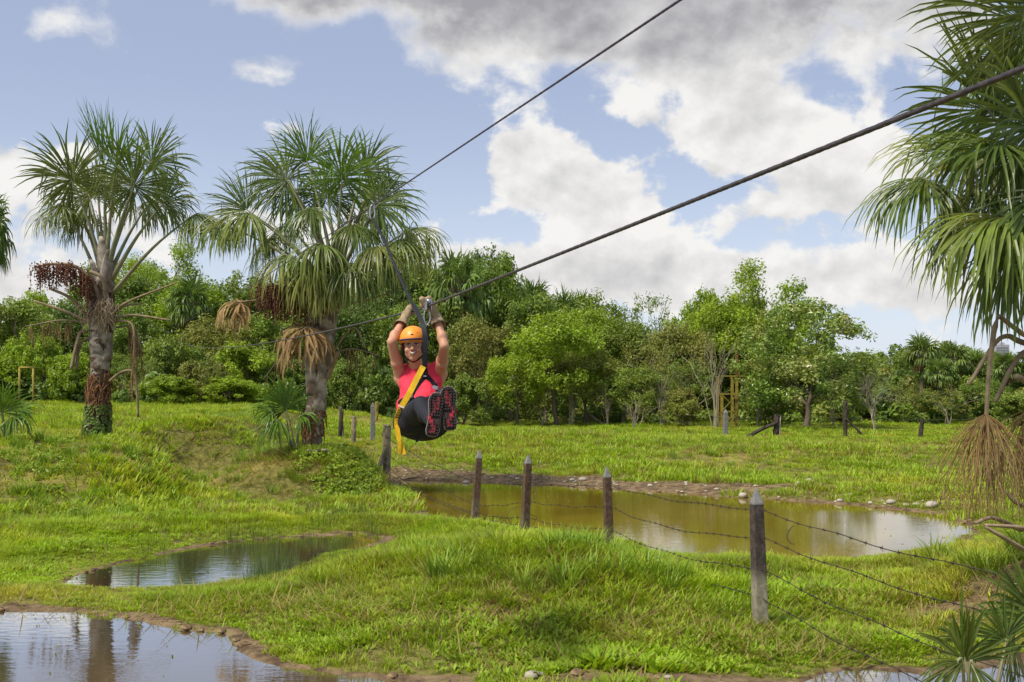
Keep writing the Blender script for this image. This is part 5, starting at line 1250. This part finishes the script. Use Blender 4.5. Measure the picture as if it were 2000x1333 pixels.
    for sx in (-1, 1):
        b = MB(); b.box(pc + M3 @ Vector((sx * .017, 0, .012)), .005, .11, .075, M3); b.build('side_plate', 'alloy', pu)
    for sy in (-1, 1):
        b = MB(); b.tube([pc + M3 @ Vector((-.013, sy * .03, .030)), pc + M3 @ Vector((.013, sy * .03, .030))], .020, 14); b.build('wheel', 'alloy', pu, True)
    b = MB(); ring = [pc + Vector((math.sin(a) * .022, 0, -.075 + math.cos(a) * .055)) for a in np.linspace(0, 6.283, 17)]; b.tube(ring, .006, 6, False); b.build('carabiner', 'alloy', pu, True)
    b = MB(); b.tube(spline([pc + Vector((0, 0, -.13)), W(836, 660, 7.66), W(833, 700, 7.62), tie + Vector((.012, .01, -.01))], 6), .006, 6); b.build('tether', 'black_web', pu, True)
    sg = empty('sling', W(828, 718, 7.57), 'yellow webbing sling hanging from the chest down past the hip', 'sling')
    strap([W(827, 716, 7.565), W(816, 736, 7.55), W(800, 768, 7.53), W(783, 796, 7.53)], .040, .006).build('upper_band', 'yellow_web', sg)
    strap([W(783, 796, 7.533), W(777, 808, 7.55), W(774, 822, 7.57), W(776, 845, 7.58), W(783, 868, 7.57), W(789, 888, 7.56)], .030, .006).build('lower_band', 'yellow_web', sg)
    strap([W(776, 832, 7.572), W(780, 858, 7.555), W(780, 886, 7.55)], .024, .005, 6, Vector((.3, -1, 0))).build('tail', 'yellow_web', sg)
    for i in range(6):
        q = i / 5; b = MB(); p = W(781.5, 799, 7.5215).lerp(W(775, 816, 7.547), q); b.box(p, .034, .0045, .0055, Matrix.Rotation(R(-22 + 10 * q), 3, 'Y')); b.build('stitching', 'black_web', sg)
    b = MB(); b.box(W(784, 795, 7.523), .044, .004, .008, Matrix.Rotation(R(25), 3, 'Y')); b.build('seam', 'print_white', sg)
build_rider()
# ------------------------------------------------------------------ fences
def square_post(X, Y, H, w, lean, turn, label, group=None, name='fence_post', capm='concrete_cap', mat='concrete_post', cap=.13):
    z0 = ground(X, Y); root = empty(name, (X, Y, z0 - .1), label, 'fence post', group)
    rot = Matrix.Rotation(R(lean), 3, 'Y') @ Matrix.Rotation(R(turn), 3, 'Z'); c0 = Vector((X, Y, z0 - .1)); T = H + .1; ch = .14 * w
    def ring(r, z, cut=.12):
        r /= 2; k = r * (1 - cut)
        return [c0 + rot @ Vector((x, y, z)) for x, y in ((-k, -r), (k, -r), (r, -k), (r, k), (k, r), (-k, r), (-r, k), (-r, -k))]
    b = MB(); vs = ring(w * 1.12, 0) + ring(w * 1.05, T * .5) + ring(w * .94, T - cap); fs = [(i * 8 + j, i * 8 + (j + 1) % 8, i * 8 + 8 + (j + 1) % 8, i * 8 + 8 + j) for i in range(2) for j in range(8)] + [tuple(16 + j for j in range(8))]
    b.add(vs, fs); b.build('shaft', mat, root)
    b = MB(); vs = ring(w * .97, T - cap) + ring(w * .97, T - cap * .92) + ring(w * .10, T); b.add(vs, [(i * 8 + j, i * 8 + (j + 1) % 8, i * 8 + 8 + (j + 1) % 8, i * 8 + 8 + j) for i in range(2) for j in range(8)] + [tuple(16 + j for j in range(8)), tuple(range(7, -1, -1))])
    b.build('pointed_cap', capm, root)
    return c0, rot, T
POSTS = [(2.75, 5.4, 1.18, .112, 0, 20, 'pointed concrete fence post beside the young palm'),
         (1.985, 8.75, 1.13, .092, -1.9, 12, 'tall pointed fence post with dark shaft and pale concrete foot'),
         (1.155, 13.0, 1.00, .088, -1.8, 14, 'brown pointed fence post between the tall grass clump and the pond'),
         (.165, 14.5, 1.04, .090, 2.6, 20, 'leaning pointed fence post with loose wire curled round its foot'),
         (-.57, 16.4, 1.08, .092, 4.2, 15, 'leaning pointed fence post standing in the pond shallows'),]
SH = [(1.05, .80, .52, .28), (.965, .745, .49, .26), (.78, .53, .26, .12), (.66, .42, .20, .10), (.60, .26, .14, .10)]
HOLD = []
for (X, Y, H, w, ln, tn, lab), hs in zip(POSTS, SH):
    c0, rot, T = square_post(X, Y, H, w, ln, tn, lab, mat='footed_post' if 'foot' in lab and 'tall' in lab else 'brown_post'); HOLD.append([c0 + rot @ Vector((0, -w * .55, min(h + .1, T - .15))) for h in hs])
HOLD.append([Vector((-2.70, 23.2, ground(-2.7, 23.2) + h)) for h in (.95, .6, .35, .2)])
def barbed(pts, sag, seed, label):
    rnd = random.Random(seed); P = []
    for a, c in zip(pts[:-1], pts[1:]):
        n = max(6, int((c - a).length / .09)); s = sag * rnd.uniform(.6, 1.3) * (c - a).length
        for i in range(n): t = i / n; P.append(a.lerp(c, t) + Vector((rnd.gauss(0, .003), rnd.gauss(0, .003), -4 * s * t * (1 - t) + .008 * math.sin(t * 17 + seed))))
    P.append(pts[-1]); b = MB(); b.tube(P, .0034, 5, False); acc = 0
    for a, c in zip(P[:-1], P[1:]):
        acc += (c - a).length
        if acc > .13:
            acc = 0; d = (c - a).normalized(); u = d.orthogonal().normalized(); u.rotate(Quaternion(d, rnd.uniform(0, 6.28)))
            b.tube([a - u * .016, a + u * .016], .0024, 4); v = d.cross(u); b.tube([a + d * .006 - v * .015, a + d * .006 + v * .015], .0024, 4); b.tube([a - d * .008, a + d * .012], .0062, 5)
    o = b.build('barbed_wire', 'rusty_wire'); return tag(o, label, 'wire')
for i, lab in enumerate(('topmost barbed wire strand along the pointed posts', 'second barbed wire strand from the top of the posts', 'third barbed wire strand from the top of the posts', 'lowest barbed wire strand near the grass')):
    barbed([h[i] for h in HOLD], .016, i + 3, lab)
def loose(paths, label, X, Y):
    root = None
    for p in paths:
        b = MB(); b.tube(spline(p, 8), .003, 5, False)
        if root is None: root = tag(b.build('loose_wire', 'rusty_wire'), label, 'wire')
        else: b.build('wire_end', 'rusty_wire', root)
loose([[W(1040, 935, 14.45), W(1044, 970, 14.3), W(1030, 1000, 14.3), W(1048, 1012, 14.4), W(1032, 1035, 14.4)], [W(1018, 990, 14.4), W(1000, 995, 14.35), W(990, 1010, 14.3), W(1005, 1030, 14.3)]], 'rusty loose wire curled around the leaning post in the grass', 0, 0)
loose([[W(1552, 1028, 8.3), W(1545, 1031, 8.3), W(1537, 1048, 8.3), W(1543, 1060, 8.3), W(1552, 1064, 8.3)]], 'short rusty wire end hooked on the top strand', 0, 0)

def round_post(px, top, bot, Y, w, mat, label, lean=0, group=None, brace=None):
    x = (px - 1000) / F * Y; z0 = ground(x, Y); H = (bot - top) / F * Y; rnd = random.Random(int(px)); root = empty('fence_post', (x, Y, z0 - .08), label, 'fence post', group)
    b = MB(); vs = []; n = 9; st = 7
    for i in range(st + 1):
        t = i / st
        for j in range(n):
            a = 6.283 * j / n; r = w * (.56 - .06 * t) * rnd.uniform(.84, 1.12); vs.append((x + math.sin(R(lean)) * H * t + math.cos(a) * r, Y + math.sin(a) * r, z0 - .08 + (H + .08) * t + (rnd.uniform(-.04, .02) if i == st else 0)))
    b.add(vs, [(i * n + j, i * n + (j + 1) % n, i * n + n + (j + 1) % n, i * n + n + j) for i in range(st) for j in range(n)] + [tuple(st * n + j for j in range(n))]); b.build('stake', mat, root)
    if brace:
        dx, hh = brace; b = MB(); b.tube([(x + dx, Y - .15, z0 - .05), (x + dx * .5, Y - .12, z0 + hh * .5), (x + math.sin(R(lean)) * hh, Y - w * .55, z0 + hh)], [w * .34, w * .3, w * .26], 8); b.build('brace', mat, root)
    return root
round_post(754, 818, 926, 23.2, .17, 'old_wood', 'split weathered wooden post with a leaning prop at the muddy shore', 1, None, (-.22, .7))
square_post((728 - 1000) / F * 30, 30, 1.05, .12, 0, 10, 'grey pointed post in the pasture behind the split wooden post', None, mat='concrete_cap')
round_post(690, 812, 866, 29.5, .13, 'old_wood', 'brown stubby post with a frayed top near the palm mound', 2)
round_post(663, 800, 855, 31, .12, 'dark_wood', 'dark post leaning against a pale one behind the mound palm', 5)
round_post(668, 796, 855, 31.4, .12, 'old_wood', 'pale thin post next to the dark leaning one behind the mound palm', -3)
round_post(735, 796, 835, 38, .12, 'yellow_paint', 'yellowish post before the dark forest foot', 1)
far = 'weathered fence posts along the forest edge'
for px, t_, b_, Y, m in ((927, 803, 824, 50, 'old_wood'), (998, 807, 834, 48, 'old_wood'), (1067, 809, 834, 48, 'old_wood'), (1145, 811, 837, 47, 'old_wood'), (1217, 815, 838, 46, 'old_wood')):
    round_post(px, t_, b_, Y, .17, m, 'short weathered fence post at the forest foot', random.Random(px).uniform(-3, 3), far)
square_post((1417 - 1000) / F * 36, 36, .92, .13, 0, 10, 'pale grey square post before the yellow metal tower', None, mat='concrete_cap')
round_post(1515, 816, 858, 36, .20, 'dark_wood', 'thick dark post with a pale stick at its side under the dome-shaped tree', 4, None, (-1.0, .45))
round_post(1523, 816, 855, 36.3, .05, 'bark_pale', 'thin pale stick beside the thick dark post', 2)
round_post(1651, 792, 863, 35, .13, 'dark_wood', 'slim black post with a slanting brace beside the bare tree', 0, None, (.62, .6))
round_post(1797, 822, 864, 35, .13, 'dark_wood', 'dark post leaning over in the open pasture before the palms', 6)
round_post(1345, 805, 838, 46, .09, 'bark_pale', 'thin white stick before the forest', 1)
def far_wire(z, label):
    b = MB(); pts = [((x - 1000) / F * Y, Y, ground((x - 1000) / F * Y, Y) + z) for x, Y in ((927, 50), (1067, 48), (1217, 46), (1417, 36), (1515, 36), (1651, 35), (1797, 35), (1990, 34))]
    b.tube(spline(pts, 4), .006, 4, False); tag(b.build('fence_wire', 'rusty_wire'), label, 'wire')
far_wire(.62, 'upper wire of the fence before the forest'); far_wire(.34, 'lower wire of the fence before the forest')
b = MB(); b.tube([W(1152, 811, 46.5), W(1165, 820, 46.2), W(1182, 831, 46)], [.06, .06, .05], 7); tag(b.build('fallen_branch', 'bark_pale', None, True), 'pale fallen branch leaning by the forest fence', 'branch')

# ------------------------------------------------------------------ yellow steel tower and frame
def tower():
    Y = 44; root = empty('metal_tower', W(1438, 830, Y), 'yellow steel tower with cross bracing half hidden by thin stems', 'tower'); root.location.z = ground(root.location.x, Y)
    z0 = root.location.z; xa, xb = W(1410, 0, Y).x, W(1439, 0, Y).x; zt = W(0, 690, Y).z; zm = W(0, 735, Y).z
    for x, y, zz in ((xa, Y, W(0, 770, Y).z), (xb, Y, zm), (xa, Y + .9, zm), (xb, Y + .9, zm)):
        b = MB(); b.box((x, y, (z0 + zz) / 2 - .1), .10, .10, zz - z0 + .2); b.build('leg', 'yellow_paint', root)
    b = MB(); b.box((xb, Y, (zm + zt) / 2), .09, .09, zt - zm); b.build('upper_pole', 'rusty_paint', root)
    for zz in (W(0, 804, Y).z, W(0, 770, Y).z, zm):
        b = MB(); b.box(((xa + xb) / 2, Y - .06, zz), xb - xa + .1, .04, .06); b.build('rail', 'yellow_paint', root)
        b = MB(); b.box((xb, Y + .45, zz), .04, .8, .06); b.build('rail', 'yellow_paint', root)
    b = MB(); b.box((xb + .35, Y, zm), .6, .05, .06); b.build('rail', 'yellow_paint', root)
    for z1, z2 in ((W(0, 829, Y).z, W(0, 806, Y).z), (W(0, 802, Y).z, W(0, 772, Y).z)):
        for a, c in ((xa, xb), (xb, xa)):
            b = MB(); b.tube([(a, Y - .085 - .03 * (a > c), z2), (c, Y - .085 - .03 * (a > c), z1)], .022, 5); b.build('brace', 'yellow_paint', root)
tower()
def frame():
    Y = 40; root = empty('yellow_frame', W(50, 800, Y), 'thin yellow goal-like frame in front of the bright bushes', 'frame'); root.location.z = ground(root.location.x, Y); z0 = root.location.z
    zt = W(0, 720, Y).z; xa, xb = W(38, 0, Y).x, W(65, 0, Y).x
    for x in (xa, xb): b = MB(); b.tube([(x, Y, z0 - .1), (x, Y, zt)], .04, 8); b.build('upright', 'yellow_paint', root, True)
    b = MB(); b.tube([(xa - .02, Y - .002, zt + .03), (xb + .02, Y - .002, zt + .03)], .035, 8); b.build('crossbar', 'yellow_paint', root, True)
frame()
def far_tower():
    Y = 1500; p = W(1952, 755, Y); root = empty('distant_tower_block', (p.x, Y, 0), 'pale grey distant tower block seen over the treetops behind the broken fronds', 'building')
    h = W(0, 674, Y).z; b = MB(); b.box((p.x, Y, h / 2), 19, 18, h); b.build('wall', 'tower_wall', root)
    b = MB(); b.box((p.x + 3, Y, h + 1.5), 6, 6, 3); b.build('roof_plant', 'tower_wall', root)
    for i in range(16):
        b = MB(); b.box((p.x, Y - 9.1, 3 + i * (h - 4) / 16), 16, .5, 1.5); b.build('window_band', 'tower_glass', root)
far_tower()
def far_hills():
    vs = []; n = 60
    for j, (yy, hh) in enumerate(((2400, 0), (2800, 34), (3300, 0))):
        for i in range(n + 1):
            x = -2600 + 5200 * i / n; vs.append((x, yy, -1 + hh * (1 + .4 * math.sin(i * .5) + .25 * math.sin(i * 1.3)))
                      )
    m = plain('far_wood', (0.06, 0.09, 0.06), 0.95, 0.2, .01)
    o = mesh_obj('hills', vs, [(j * (n + 1) + i, j * (n + 1) + i + 1, (j + 1) * (n + 1) + i + 1, (j + 1) * (n + 1) + i) for j in range(2) for i in range(n)], 'far_wood', smooth=True); tag(o, kind='structure')
far_hills()

# ------------------------------------------------------------------ stones
STONE = []
for i in range(4):
    rnd = random.Random(900 + i); b = MB(); b.ball((0, 0, 0), 1, 9, 6, (1.2, .9, .6)); b.v = [tuple(c * rnd.uniform(.85, 1.12) for c in v) for v in b.v]
    o = b.build('stone', 'stone', None, True); STONE.append(o.data); bpy.data.objects.remove(o)
def stone(px, py, r, label, i, group=None):
    Y = 1.95 * F / (py - HZ); x = (px - 1000) / F * Y
    for _ in range(3): Y = (CZ - max(0, ground(x, Y))) * F / (py - HZ); x = (px - 1000) / F * Y
    o = bpy.data.objects.new('stone', STONE[i % 4]); COL.objects.link(o); o.location = (x, Y, max(0, ground(x, Y)) + r * .3); o.scale = (r, r, r); o.rotation_euler = (0, 0, i * 1.3); tag(o, label, 'stone', group)
for i, (x, y, r) in enumerate(((910, 927, .06), (1451, 958, .09), (1138, 942, .08), (1118, 938, .06), (1270, 948, .06), (1400, 950, .05), (1340, 945, .05), (1580, 940, .06), (1640, 965, .06), (1662, 962, .05), (1740, 985, .08), (1770, 990, .06), (1790, 985, .06), (1700, 975, .05), (1560, 945, .05), (1010, 935, .05), (1480, 945, .06))):
    stone(x, y, r, 'pale rounded stone on the muddy far shore of the pond', i, 'stones of the far shore')
stone(1820, 998, .11, 'long flat pale stone, biggest on the far shore', 3)
stone(1038, 1325, .055, 'tan stone lying on bare earth at the near grass edge', 1)
stone(1052, 1320, .032, 'small round whitish stone against the tan one', 2)
stone(1312, 1108, .05, 'orange-brown stone in the mud beside the brown post', 2)
stone(1305, 1325, .025, 'tiny whitish stone on the bare earth below the tall post', 0)
